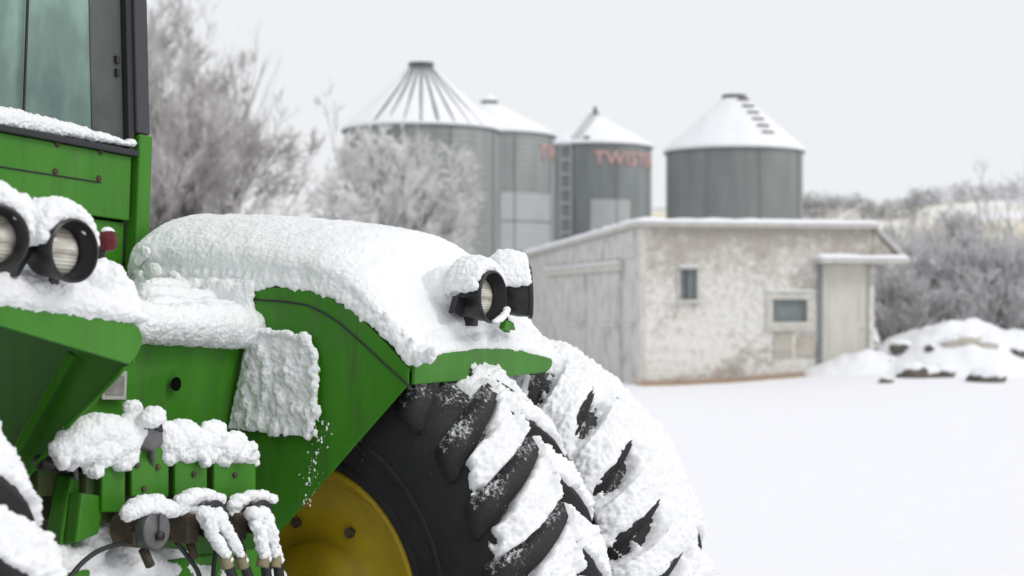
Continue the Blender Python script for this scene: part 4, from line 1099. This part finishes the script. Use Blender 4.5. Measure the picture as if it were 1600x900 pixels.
# tail: band over the flange from inner corner to outer corner, heap carrying the lamps
fl = [(650, 560, .018), (680, 550, .022), (710, 542, .026), (740, 536, .028), (770, 534, .030), (800, 540, .028), (825, 547, .026), (845, 556, .018), (853, 561, .012)]
for i in range(len(fl)-1):
    for k_ in range(10):
        f = k_/10; x = fl[i][0]*(1-f)+fl[i+1][0]*f; y = fl[i][1]*(1-f)+fl[i+1][1]*f; rr = fl[i][2]*(1-f)+fl[i+1][2]*f
        q = onV(x, y, VF-.01); mb.ball(q + Vector((0, 0, rnd.uniform(-.003, .003))), (rr*1.4, rr, rr*rnd.uniform(.85, 1.15)), 8, 6)
for uu in [x_/100 for x_ in range(64, 136, 4)]:
    for b_, dz in ((-.13, .03), (-.18, .05), (-.24, .07)):
        mb.ball(T(uu, b_, w_in(b_)+.045*(uu-.57)/.8 + dz*.5), (.04, .045, .05), 8, 6)
for x, y, rr in ((790, 528, .045), (765, 520, .05), (740, 505, .06), (815, 535, .035), (780, 512, .035), (720, 480, .07), (700, 450, .08), (835, 548, .024), (725, 440, .05)):
    q = onV(x, y, -.17); mb.ball(q, (rr*1.3, rr, rr*.85), 12, 8)
lowe = [(212, 444), (260, 450), (320, 452), (384, 452)] + edge_px[:13]
mb.prism([onU(x + (6 if x > 500 else 0), y-3, .560) for x, y in lowe] + [onU(x + (16 if x > 500 else 4), y-(24 if x > 420 else 20), .575) for x, y in lowe[::-1]], (.07, 0, 0))
for _ in range(260):
    x = rnd.uniform(212, 640); k_ = max(i for i in range(len(lowe)) if lowe[i][0] <= x)
    f = (x-lowe[k_][0])/(lowe[min(k_+1, len(lowe)-1)][0]-lowe[k_][0]+1e-6); y = lowe[k_][1]*(1-f)+lowe[min(k_+1, len(lowe)-1)][1]*f
    mb.ball(onU(x + rnd.uniform(0, 10), y - rnd.uniform(4, 30), .572), rnd.uniform(.008, .016), 7, 5)
for _ in range(260):
    mb.ball(onU(rnd.uniform(214, 420), rnd.uniform(404, 438), .590), rnd.uniform(.014, .022), 7, 5)
snow(mb, FR, .0040, 6, ((.06, .012), (.014, .0055), (.006, .005)))

# ---- shelf snow between cab and fender, running left behind the left flange
mb = MB()
sh = [(382, 530, 478), (360, 528, 470), (330, 525, 468), (300, 522, 468), (270, 520, 470), (240, 516, 468), (215, 512, 462), (190, 505, 452), (170, 500, 440), (150, 494, 436)]
for x, yb_, yt in sh:
    for d_ in (-.66, -.72, -.80, -.88, -.96, -1.04, -1.1):
        p = onV(x, yb_-6, -.66); h_ = (yb_-yt)/F*5.0
        mb.ball(T(p.x, d_, topw + h_*.42), (.085, .07, h_*.52+.012), 10, 8)
mb.box(-.56, .55, .67, 1.12, GW+topw-.01, GW+topw+.05)
# bridge climbing from the shelf up the right fender face
for x, y, rr in ((385, 500, .035), (378, 480, .04), (372, 462, .045), (350, 455, .045), (330, 452, .045), (388, 520, .022), (384, 470, .03), (300, 450, .04), (270, 440, .045), (240, 425, .04), (218, 430, .022), (216, 405, .03), (226, 395, .03), (212, 438, .012), (390, 505, .02), (392, 488, .018), (388, 450, .03)):
    mb.ball(onU(x, y, .545), (rr*.35, rr*.8, rr*.8), 10, 8)
fp_ = [onU(x, y, .556) for x, y in ((220, 440), (300, 436), (384, 436), (388, 445), (389, 528), (330, 522), (290, 500), (240, 462))]
mb.prism(fp_, (.08, 0, 0))
a0_, a1_, b0_, b1_ = onV(232, 500, -.66), onV(388, 512, -.66), onV(232, 452, -1.04), onV(392, 446, -1.04)
zb_ = GW+topw-.01
mb.hexa([(a0_.x, a0_.y, zb_), (a1_.x, a1_.y, zb_), (b1_.x, b1_.y, zb_), (b0_.x, b0_.y, zb_), a0_, a1_, b1_, b0_])
for _ in range(420):
    x = rnd.uniform(210, 390); y = rnd.uniform(440, 520) if x > 290 else rnd.uniform(436, 452); mb.ball(onU(x, y, .556), rnd.uniform(.006, .011), 7, 5)
for _ in range(120):
    x = rnd.uniform(212, 250); mb.ball(onU(x, 446 + (x-212)*.42 + rnd.gauss(0, 3), .55), rnd.uniform(.006, .012), 7, 5)
for k_ in range(40):
    x = 236 + 146*k_/39
    for y, d_, r_ in ((486, -.72, .042), (474, -.80, .048), (462, -.90, .050)): mb.ball(onV(x, y + (x-236)*.03 + rnd.uniform(-3, 3), d_), r_*rnd.uniform(.85, 1.1), 8, 6)
for _ in range(60): mb.ball(onU(rnd.gauss(388, 3), rnd.uniform(450, 530), .55), rnd.uniform(.009, .018), 8, 6)
for _ in range(70):
    x = rnd.uniform(216, 384); mb.ball(onV(x, 521+(x-216)*.118-7+rnd.gauss(0, 2), -.655), rnd.uniform(.008, .016), 8, 6)
snow(mb, dk, .0042, 5)

# ---- snow on the left fender
mb = MB()
for i in range(60):
    x = -180 + i*6.6; 
    yb_ = 478 + (x)*.13 if x > 0 else 478+x*.07
    yt = 430 + x*.13 if x < 130 else 430+17+(x-130)*.55
    for d_ in (VF-.005, VF-.04, VF-.09, VF-.15):
        p = onV(x, yb_, VF); h_ = max(.018, (yb_+6-yt)/F*3.7); k_ = d_-VF
        mb.ball(T(p.x, d_, p.z-GW + h_*.42 - k_*.4), (.035, .04, h_*.55), 8, 6)
for x, y, rr, d_ in ((165, 440, .05, -.2), (180, 462, .05, -.2), (195, 485, .045, -.16), (150, 432, .03, -.12), (170, 475, .05, -.14), (205, 500, .03, -.12), (80, 435, .04, -.12), (60, 440, .045, -.14), (70, 425, .03, -.1), (20, 450, .04, -.12), (158, 418, .022, -.14)):
    mb.ball(onV(x, y, d_), rr, 10, 8)
for _ in range(90):
    x = rnd.uniform(-40, 205); mb.ball(onV(x, 478+x*.135-4+rnd.gauss(0, 2.5), VF+.003), rnd.uniform(.006, .012), 7, 5)
snow(mb, FL, .0040, 5)

# ---- work lamps
LENS = mat('ribbed_lamp_lens', (.52, .51, .46), .12, spec=.8, coat=.8)
_t = LENS.node_tree; _b = _t.nodes['Principled BSDF']
_tc = _t.nodes.new('ShaderNodeTexCoord'); _w = _t.nodes.new('ShaderNodeTexWave'); _w.bands_direction = 'X'; _w.inputs['Scale'].default_value = 95; _w.inputs['Distortion'].default_value = .3
_w2 = _t.nodes.new('ShaderNodeTexWave'); _w2.bands_direction = 'Z'; _w2.inputs['Scale'].default_value = 40
_t.links.new(_tc.outputs['Object'], _w.inputs[0]); _t.links.new(_tc.outputs['Object'], _w2.inputs[0])
_bp = _t.nodes.new('ShaderNodeBump'); _bp.inputs['Strength'].default_value = .5; _bp.inputs['Distance'].default_value = .003
_bq = _t.nodes.new('ShaderNodeBump'); _bq.inputs['Strength'].default_value = .4; _bq.inputs['Distance'].default_value = .003
_t.links.new(_w.outputs[0], _bp.inputs['Height']); _t.links.new(_w2.outputs[0], _bq.inputs['Height']); _t.links.new(_bq.outputs[0], _bp.inputs['Normal']); _t.links.new(_bp.outputs[0], _b.inputs['Normal'])
_n = _t.nodes.new('ShaderNodeTexNoise'); _n.inputs['Scale'].default_value = 22; _mp = _t.nodes.new('ShaderNodeMapping'); _mp.inputs['Scale'].default_value = (.4, 1, 2.2)
_t.links.new(_tc.outputs['Object'], _mp.inputs[0]); _t.links.new(_mp.outputs[0], _n.inputs[0])
_cr = _t.nodes.new('ShaderNodeValToRGB'); _cr.color_ramp.elements[0].position = .35; _cr.color_ramp.elements[0].color = (.34, .31, .26, 1); _cr.color_ramp.elements[1].position = .62; _cr.color_ramp.elements[1].color = (.8, .78, .68, 1)
_t.links.new(_n.outputs[0], _cr.inputs[0]); _t.links.new(_cr.outputs[0], _b.inputs['Base Color'])

def lamp(pos, yaw, pitch, rad, length, snowpar, label=None):
    """pos: lens rim centre in tractor local; axis points rearwards (-y), yawed outwards"""
    rt = empty('work_lamp', pos, root, rot=(pitch, 0, yaw))
    if label: rt['label'] = label
    # local: axis -y is the shining direction
    mb = MB(); mb.lathe([(.001, -length), (rad*.55, -length), (rad*.80, -length*.8), (rad*.95, -length*.35), (rad*.97, -.012), (rad*1.05, -.010), (rad*1.05, .0), (rad*.97, .003),
                         (rad*.93, -.002), (rad*.90, -.020), (rad*.80, -.030), (rad*.80, -.046), (rad*.76, -.048)], (0, 0, 0), (0, -1, 0), 48, closed=False)
    mb.build('housing', BLACK, rt, smooth=True, autos=True)
    ln = MB(); ln.lathe([(rad*.80, -.044), (rad*.66, -.034), (rad*.45, -.027), (rad*.2, -.023), (.0, -.022)], (0, 0, 0), (0, -1, 0), 40, closed=False)
    ln.build('lens', LENS, rt, smooth=True)
    mb = MB(); mb.tube([(rad*.3, length*.75, -rad*.3), (rad*.3, length*.8, -rad*1.1)], .010, 8); mb.box(rad*.05, rad*.45, length*.62, length*.9, -rad*1.15, -rad*.75)
    mb.build('bracket', BLACK, rt, bevel=.003)
    MB().lathe([(0, 0), (.014, 0), (.016, .01), (.012, .02), (0, .022)], (rad*.3-.0, length*1.02, -rad*.2), (0, 1, 0), 12, closed=False).build('knob', BLACK, rt, smooth=True)
    # snow cap over the housing, thicker on top, open at the lens
    mb = MB(); rnd2 = random.Random(int(pos.x*1000))
    N = 26
    for i in range(14):
        yy = .020 + (length*1.0)*i/13
        rr = rad*(1.0 if i < 9 else 1.0-.1*(i-8))
        for k_ in range(-6, 7):
            a_ = pi/2 + k_*.21 + rnd2.gauss(0, .02); th = (.034*cos(k_*.2)**1.2 + .004)*(.55+.45*min(1, (i+1)/5))
            if abs(k_) > 4 and rnd2.random() < .25: continue
            hh_ = .010+th*.5; c = Vector((cos(a_)*(rr+hh_-.006), yy, sin(a_)*(rr+hh_-.006))); mb.ball(c, (hh_, .016, hh_), 8, 6)
    snow(mb, rt, .0034, 5)
    return rt
lamp(T(-.875, .0, 0)+Vector((.012, 0, -.008)), R(-4), R(0), .063, .115, None, 'left fender, inner work lamp facing straight back')
lamp(onV(-8, 372, .03), R(-30), R(2), .064, .115, None, 'left fender, outer work lamp turned outwards')
lamp(onV(771, 464, 0), R(-2), R(0), .074, .115, None, 'right fender, inner work lamp facing straight back')
lamp(onV(829, 455, 0), R(33), R(-4), .080, .115, None, 'right fender, outer work lamp turned outwards')
MB().prism([onV(20, 432, -.06), onV(30, 433, -.06), onV(58, 385, -.06), onV(47, 378, -.06)], (0, .03, 0)).build('lamp_arm', BLACK, root, bevel=.002)
MB().prism([onV(709, 489, -.06), onV(722, 497, -.06), onV(731, 468, -.06), onV(716, 462, -.06)], (0, .02, 0)).build('lamp_arm', BLACK, root, bevel=.002)
bk = MB(); bk.prism([onV(788, 513, -.02), onV(797, 520, -.02), (onV(800, 505, -.02)), onV(792, 500, -.02)], (0, .02, 0)); bk.prism([onV(799, 513, -.02), onV(806, 516, -.02), onV(803, 504, -.02), onV(797, 501, -.02)], (0, .02, 0)); bk.build('lamp_foot', GREEN, root, bevel=.002)
mb = MB()
for k_ in range(5): mb.ball(onV(774+k_*4.2, 502-k_*2.4, .012), (.013, .012, .007+.005*sin(k_*.8)), 8, 6)
mb.ball(onV(792, 484, .012), (.013, .012, .010), 8, 6); mb.ball(onV(788, 491, .012), (.012, .012, .010), 8, 6)
snow(mb, root, .004, 2, ((.02, .006),))
mb = MB()
for x, y, rr, d_ in ((52, 345, .030, -.07), (45, 355, .030, -.08), (38, 335, .026, -.07), (60, 355, .022, -.09), (30, 325, .03, -.06), (25, 345, .03, -.08), (66, 342, .024, -.06), (-20, 305, .035, -.05)): mb.ball(onV(x, y, d_), rr, 10, 8)
snow(mb, root, .004, 3)
mb = MB()
for x, y, rr, d_ in ((788, 428, .026, -.05), (782, 436, .022, -.06), (795, 424, .024, -.05), (770, 432, .022, -.08), (752, 434, .026, -.1), (738, 434, .028, -.1), (720, 440, .03, -.1), (714, 452, .026, -.1), (730, 432, .03, -.1)): mb.ball(onV(x, y, d_), rr, 10, 8)
snow(mb, root, .004, 3)
# red marker lamp
mk = empty('marker_lamp', onV(172, 376, -.16), root)
MB().lathe([(0, .03), (.02, .028), (.024, .01), (.024, 0), (.021, -.006), (0, -.012)], (0, 0, 0), (0, 1, 0), 28, closed=False).build('lens', REDL, mk, smooth=True, autos=True)
MB().tube([(0, .02, -.01), (0, .03, -.09)], .008, 8).build('stalk', BLACK, mk)
mb = MB(); mb.ball((0, .008, .022), (.018, .014, .009), 10, 8); snow(mb, mk, .003, 2, ((.02, .005),))

# ---- hydraulic valve bank
hy = empty('hydraulic_bank', T(0, 0, 0), root)
HB = lambda p: p - T(0, 0, 0)
VH = -.28
def vpt(x, y, d=VH): return HB(onV(x, y, d))
def block(x0, x1, yt, yb_, side_px, name='valve_block', lab=None):
    """box with its rear face at VH spanning pixels x0-x1 and a side going forwards"""
    a, b = vpt(x0, yt), vpt(x1, yt); c, d = vpt(x1, yb_), vpt(x0, yb_)
    o = empty(name, (0, 0, 0), hy)
    return a, b, c, d
def valve(x0, x1, yt, yb_, depth=.12):
    a, b, c, d = vpt(x0, yt), vpt(x1, yt+1), vpt(x1, yb_+1), vpt(x0, yb_)
    b.y = a.y; c.y = a.y; d.y = a.y
    off = Vector((.012, depth, 0))
    bb = MB().hexa([d+Vector((.006, .012, 0)), c+Vector((-.006, .012, 0)), c+off, d+off, a+Vector((.006, .012, 0)), b+Vector((-.006, .012, 0)), b+off, a+off]).build('valve_body', GREEND, hy, bevel=.003)
    fp = MB().prism([d, c, b, a], (0, .011, 0)).build('face_plate', GREEN, hy, bevel=.003)
    return fp
f1 = valve(206, 264, 688, 776); f2 = valve(274, 324, 722, 775); f3 = valve(335, 400, 722, 780); f0 = valve(160, 196, 728, 800, .1)
for fp, pts in ((f1, ((213, 727), (246, 730), (224, 764))), (f2, ((302, 741),)), (f3, ((366, 742),))):
    for x, y in pts:
        q = vpt(x, y); MB().lathe([(0, 0), (.008, 0), (.008, .006), (0, .007)], q, (0, -1, 0), 6, closed=False).build('bolt', RUST, fp)
# small tongues of the casting showing through the snow
for x in (306, 383): MB().prism([vpt(x-9, 725), vpt(x+9, 726), vpt(x+5, 711), vpt(x-4, 711)], (0, .02, 0)).build('lug_plate', GREEN, hy, bevel=.003)
MB().box(*(lambda a, b: (a.x, b.x, a.y+.03, a.y+.28, b.z, a.z))(vpt(150, 740), vpt(400, 800))).build('valve_manifold', GREEND, hy, bevel=.01)
# control lever head on the first block
MB().prism([vpt(219, 698, VH+.03), vpt(240, 706, VH+.03), vpt(257, 694, VH+.03), vpt(256, 676, VH+.03), vpt(249, 668, VH+.03), vpt(226, 666, VH+.03), vpt(222, 676, VH+.03)], (0, .05, 0)).build('lever_head', STEEL, hy, bevel=.006)
MB().prism([vpt(222, 672, VH+.034), vpt(230, 676, VH+.034), vpt(229, 663, VH+.034)], (0, .05, 0)).build('lever_tab', BLACK, hy, bevel=.002)
MB().prism([vpt(244, 672, VH+.034), vpt(256, 676, VH+.034), vpt(254, 662, VH+.034), vpt(240, 664, VH+.034)], (0, .05, 0)).build('lever_tab', BLACK, hy, bevel=.002)
MB().tube([vpt(238, 700, VH+.02), vpt(236, 730, VH-.01)], .008, 8).build('lever_rod', STEEL, hy)
# dark cavity parts on the left: cross shaft, hanging link, green arms
MB().tube([vpt(60, 722, -.36), vpt(135, 726, -.36)], .018, 14).build('cross_shaft', BLACK, hy, smooth=True)
MB().tube([vpt(117, 715, -.30), vpt(119, 750, -.30)], .006, 8).build('hanging_link', STEEL, hy, smooth=True)
MB().prism([vpt(60, 735, -.38), vpt(205, 735, -.38), vpt(205, 770, -.38), vpt(60, 776, -.38)], (0, .03, 0)).build('cross_member', GREEND, hy, bevel=.005)
def arm(pts, d, th, m=GREEN): MB().prism([vpt(x, y, d) for x, y in pts], (0, th, 0)).build('lift_arm', m, hy, bevel=.006)
arm([(112, 745), (160, 752), (150, 800), (110, 858), (96, 872), (94, 845), (102, 800)], -.33, .05)
arm([(128, 770), (165, 775), (155, 835), (118, 850)], -.29, .04)
# couplers
def coupler(x, y, r_, length=.11, cap=STEEL, plate=False, name='coupler'):
    c = vpt(x, y, VH+.10); rt = empty(name, c, hy)
    MB().lathe([(0, length), (r_*1.02, length), (r_*1.02, .05), (r_*.95, .045), (r_*.95, .02)], (0, 0, 0), (0, 1, 0), 28, closed=False).build('body', RUST, rt, smooth=True, autos=True)
    return rt
c1 = coupler(247, 829, .043)
MB().lathe([(.046, .03), (.046, .004), (.042, 0), (.0, -.002)], (0, 0, 0), (0, 1, 0), 32, closed=False).build('dust_cap', STEEL, c1, smooth=True, autos=True)
MB().box(-.004, .004, -.008, -.001, -.02, .042).build('cap_rib', DARKM, c1, bevel=.001)
MB().lathe([(0, -.012), (.011, -.01), (.012, 0)], (0, -.002, -.012), (0, 1, 0), 14, closed=False).build('cap_pin', BLACK, c1, smooth=True)
MB().prism([(-.05, .03, -.03), (.045, .03, -.045), (.05, .03, -.02), (.046, .03, 0), (-.046, .03, 0)], (0, .03, 0)).build('mount_plate', RUST, c1, bevel=.003)
MB().tube([(-.01, .035, -.045), (.012, .03, -.085)], .012, 10).build('drain_stub', RUST, c1, smooth=True)
c2 = coupler(330, 815, .040); c3 = coupler(404, 812, .038)
for c_, sc in ((c2, 1), (c3, .95)):
    mb = MB(); pts = [Vector((cos(a_)*.036*sc, -.01, sin(a_)*.040*sc+.004)) for a_ in [R(x) for x in range(-20, 201, 20)]]
    mb.tube(pts, .010, 10); mb.build('release_ring', BLACK, c_, smooth=True)
    MB().box(-.075, -.03, .01, .07, -.05, .02).build('coupler_block', RUST, c_, bevel=.006)
    MB().tube([(-.03, .04, -.05), (-.015, .035, -.09)], .011, 10).build('drain_stub', RUST, c_, smooth=True)
def hose(pts, d, r_, m=HOSE, name='hose', par=None):
    P_ = [vpt(x, y, dd_) for (x, y), dd_ in zip(pts, d)]
    # smooth with Catmull-Rom
    out_ = []
    for i in range(len(P_)-1):
        p0, p1, p2, p3 = P_[max(0, i-1)], P_[i], P_[i+1], P_[min(len(P_)-1, i+2)]
        for k_ in range(6):
            t_ = k_/6; out_.append(.5*((2*p1)+(p2-p0)*t_+(2*p0-5*p1+4*p2-p3)*t_*t_+(3*p1-p0-3*p2+p3)*t_**3))
    out_.append(P_[-1]); MB().tube(out_, r_, 10).build(name, m, par or hy, smooth=True)
D1 = VH+.15
hoseP = [((322, 806), (335, 838), (352, 868), (372, 930)), ((340, 806), (357, 835), (376, 868), (398, 930)), ((398, 805), (406, 838), (413, 868), (420, 930)), ((412, 803), (424, 835), (432, 868), (440, 930))]
for hp_ in hoseP:
    hose(hp_, [VH+.09, D1, D1, D1-.02], .013)
    hose([hp_[2], ((hp_[2][0]+hp_[3][0])/2-7, hp_[2][1]+18)], [D1+.002, D1+.002], .0165, FITTING, 'hose_fitting')
hose([(100, 915), (128, 880), (160, 858), (205, 846)], [VH+.05]*4, .006, name='cable')
hose([(276, 848), (292, 868), (310, 895), (318, 930)], [VH+.05]*4, .006, name='cable')
hose([(338, 860), (334, 885), (332, 930)], [VH+.04]*3, .006, name='cable')
MB().box(*(lambda a, b: (a.x, b.x, a.y+.02, a.y+.06, b.z, a.z))(vpt(100, 897), vpt(420, 960))).build('draw_frame', GREEN, hy, bevel=.006)
# snow on the bank
mb = MB()
def lump(x, y, rpx, d=VH, sq=1.0, wd=1.0): q = vpt(x, y, d); r_ = rpx/F*4.15; mb.ball(q, (r_*1.5*wd, r_*1.1, r_*sq), 12, 8)
for x, y, r_ in ((95, 700, 15), (112, 690, 20), (130, 680, 26), (150, 672, 26), (170, 675, 28), (185, 690, 28), (200, 675, 24), (125, 705, 22), (155, 705, 26), (190, 712, 22), (212, 650, 14), (208, 636, 12), (222, 655, 14), (150, 725, 12), (145, 738, 8), (98, 712, 12), (204, 660, 15)): lump(x, y, r_, VH+.0)
for x, y, r_ in ((240, 648, 15), (234, 655, 15), (247, 654, 11)): lump(x, y, r_, VH+.05, .9)
for x, y, r_ in ((268, 690, 24), (285, 680, 26), (300, 692, 26), (262, 712, 16), (292, 706, 20), (312, 712, 14), (318, 722, 8), (330, 685, 24), (350, 698, 26), (372, 704, 20), (388, 712, 16), (345, 715, 17), (335, 672, 18), (365, 690, 18), (396, 722, 9), (258, 670, 14), (280, 665, 10), (325, 665, 10), (397, 700, 6)): lump(x, y, r_, VH-.01)
for _ in range(75):
    x = rnd.uniform(88, 212); top_ = 695 - (x-88)*.42 if x < 140 else 665; lump(x, rnd.uniform(top_, 728 + (12 if 135 < x < 160 else 0)), rnd.uniform(5, 11), VH-.012+rnd.uniform(-.01, .035), rnd.uniform(.8, 1.1), .7)
for _ in range(60):
    x = rnd.uniform(262, 395); lump(x, rnd.uniform(672 + max(0, x-330)*.35, 722), rnd.uniform(5, 10), VH-.012+rnd.uniform(-.01, .035), rnd.uniform(.8, 1.1), .7)
snow(mb, hy, .0036, 3)
mb = MB()
for x, y, r_ in ((204, 800, 14), (218, 792, 18), (240, 790, 20), (260, 795, 16), (270, 803, 8), (200, 808, 8), (222, 780, 9)): lump(x, y, r_, VH+.08, .85)
snow(mb, hy, .0034, 3)
mb = MB()
for x, y, r_ in ((288, 782, 14), (302, 775, 16), (322, 776, 15), (340, 780, 12), (285, 795, 11), (300, 798, 9)): lump(x, y, r_, VH+.07, .85)
for x, y, r_ in ((375, 782, 14), (392, 776, 14), (410, 776, 13), (425, 780, 9), (368, 790, 12), (366, 802, 8)): lump(x, y, r_, VH+.07, .85)
for hp_ in hoseP:
    for k_ in range(11):
        f = k_/10; i = 0 if f < .5 else 1; g = f*2-i; x = hp_[i][0]*(1-g)+hp_[i+1][0]*g; y = hp_[i][1]*(1-g)+hp_[i+1][1]*g
        lump(x-1+rnd.gauss(0, 1), y-2, (13-6*f)*rnd.uniform(.85, 1.1), D1+.01 if f > .2 else VH+.13, 1.0, .75)
        if f > .5: lump(x+6, y-6+12*f, 6, D1+.01, 1.1, .7)
snow(mb, hy, .0034, 2)
# snow heaped on the drawbar frame below
mb = MB()
rn = random.Random(5)
for x, y, r_ in ((100, 880, 26), (95, 860, 14), (130, 868, 24), (150, 850, 18), (165, 830, 16), (172, 815, 10), (140, 895, 30), (180, 890, 34), (215, 885, 34), (200, 865, 22), (245, 890, 30), (258, 870, 18), (285, 885, 26), (300, 895, 30), (330, 895, 26), (280, 868, 14), (360, 900, 22), (90, 905, 26), (135, 822, 8), (128, 828, 8), (400, 905, 24), (430, 900, 16)):
    lump(x, y, r_, VH-.06, .8, 1.1)
snow(mb, hy, .0045, 3)

print('twig faces', nf, 'objects', len(bpy.data.objects))
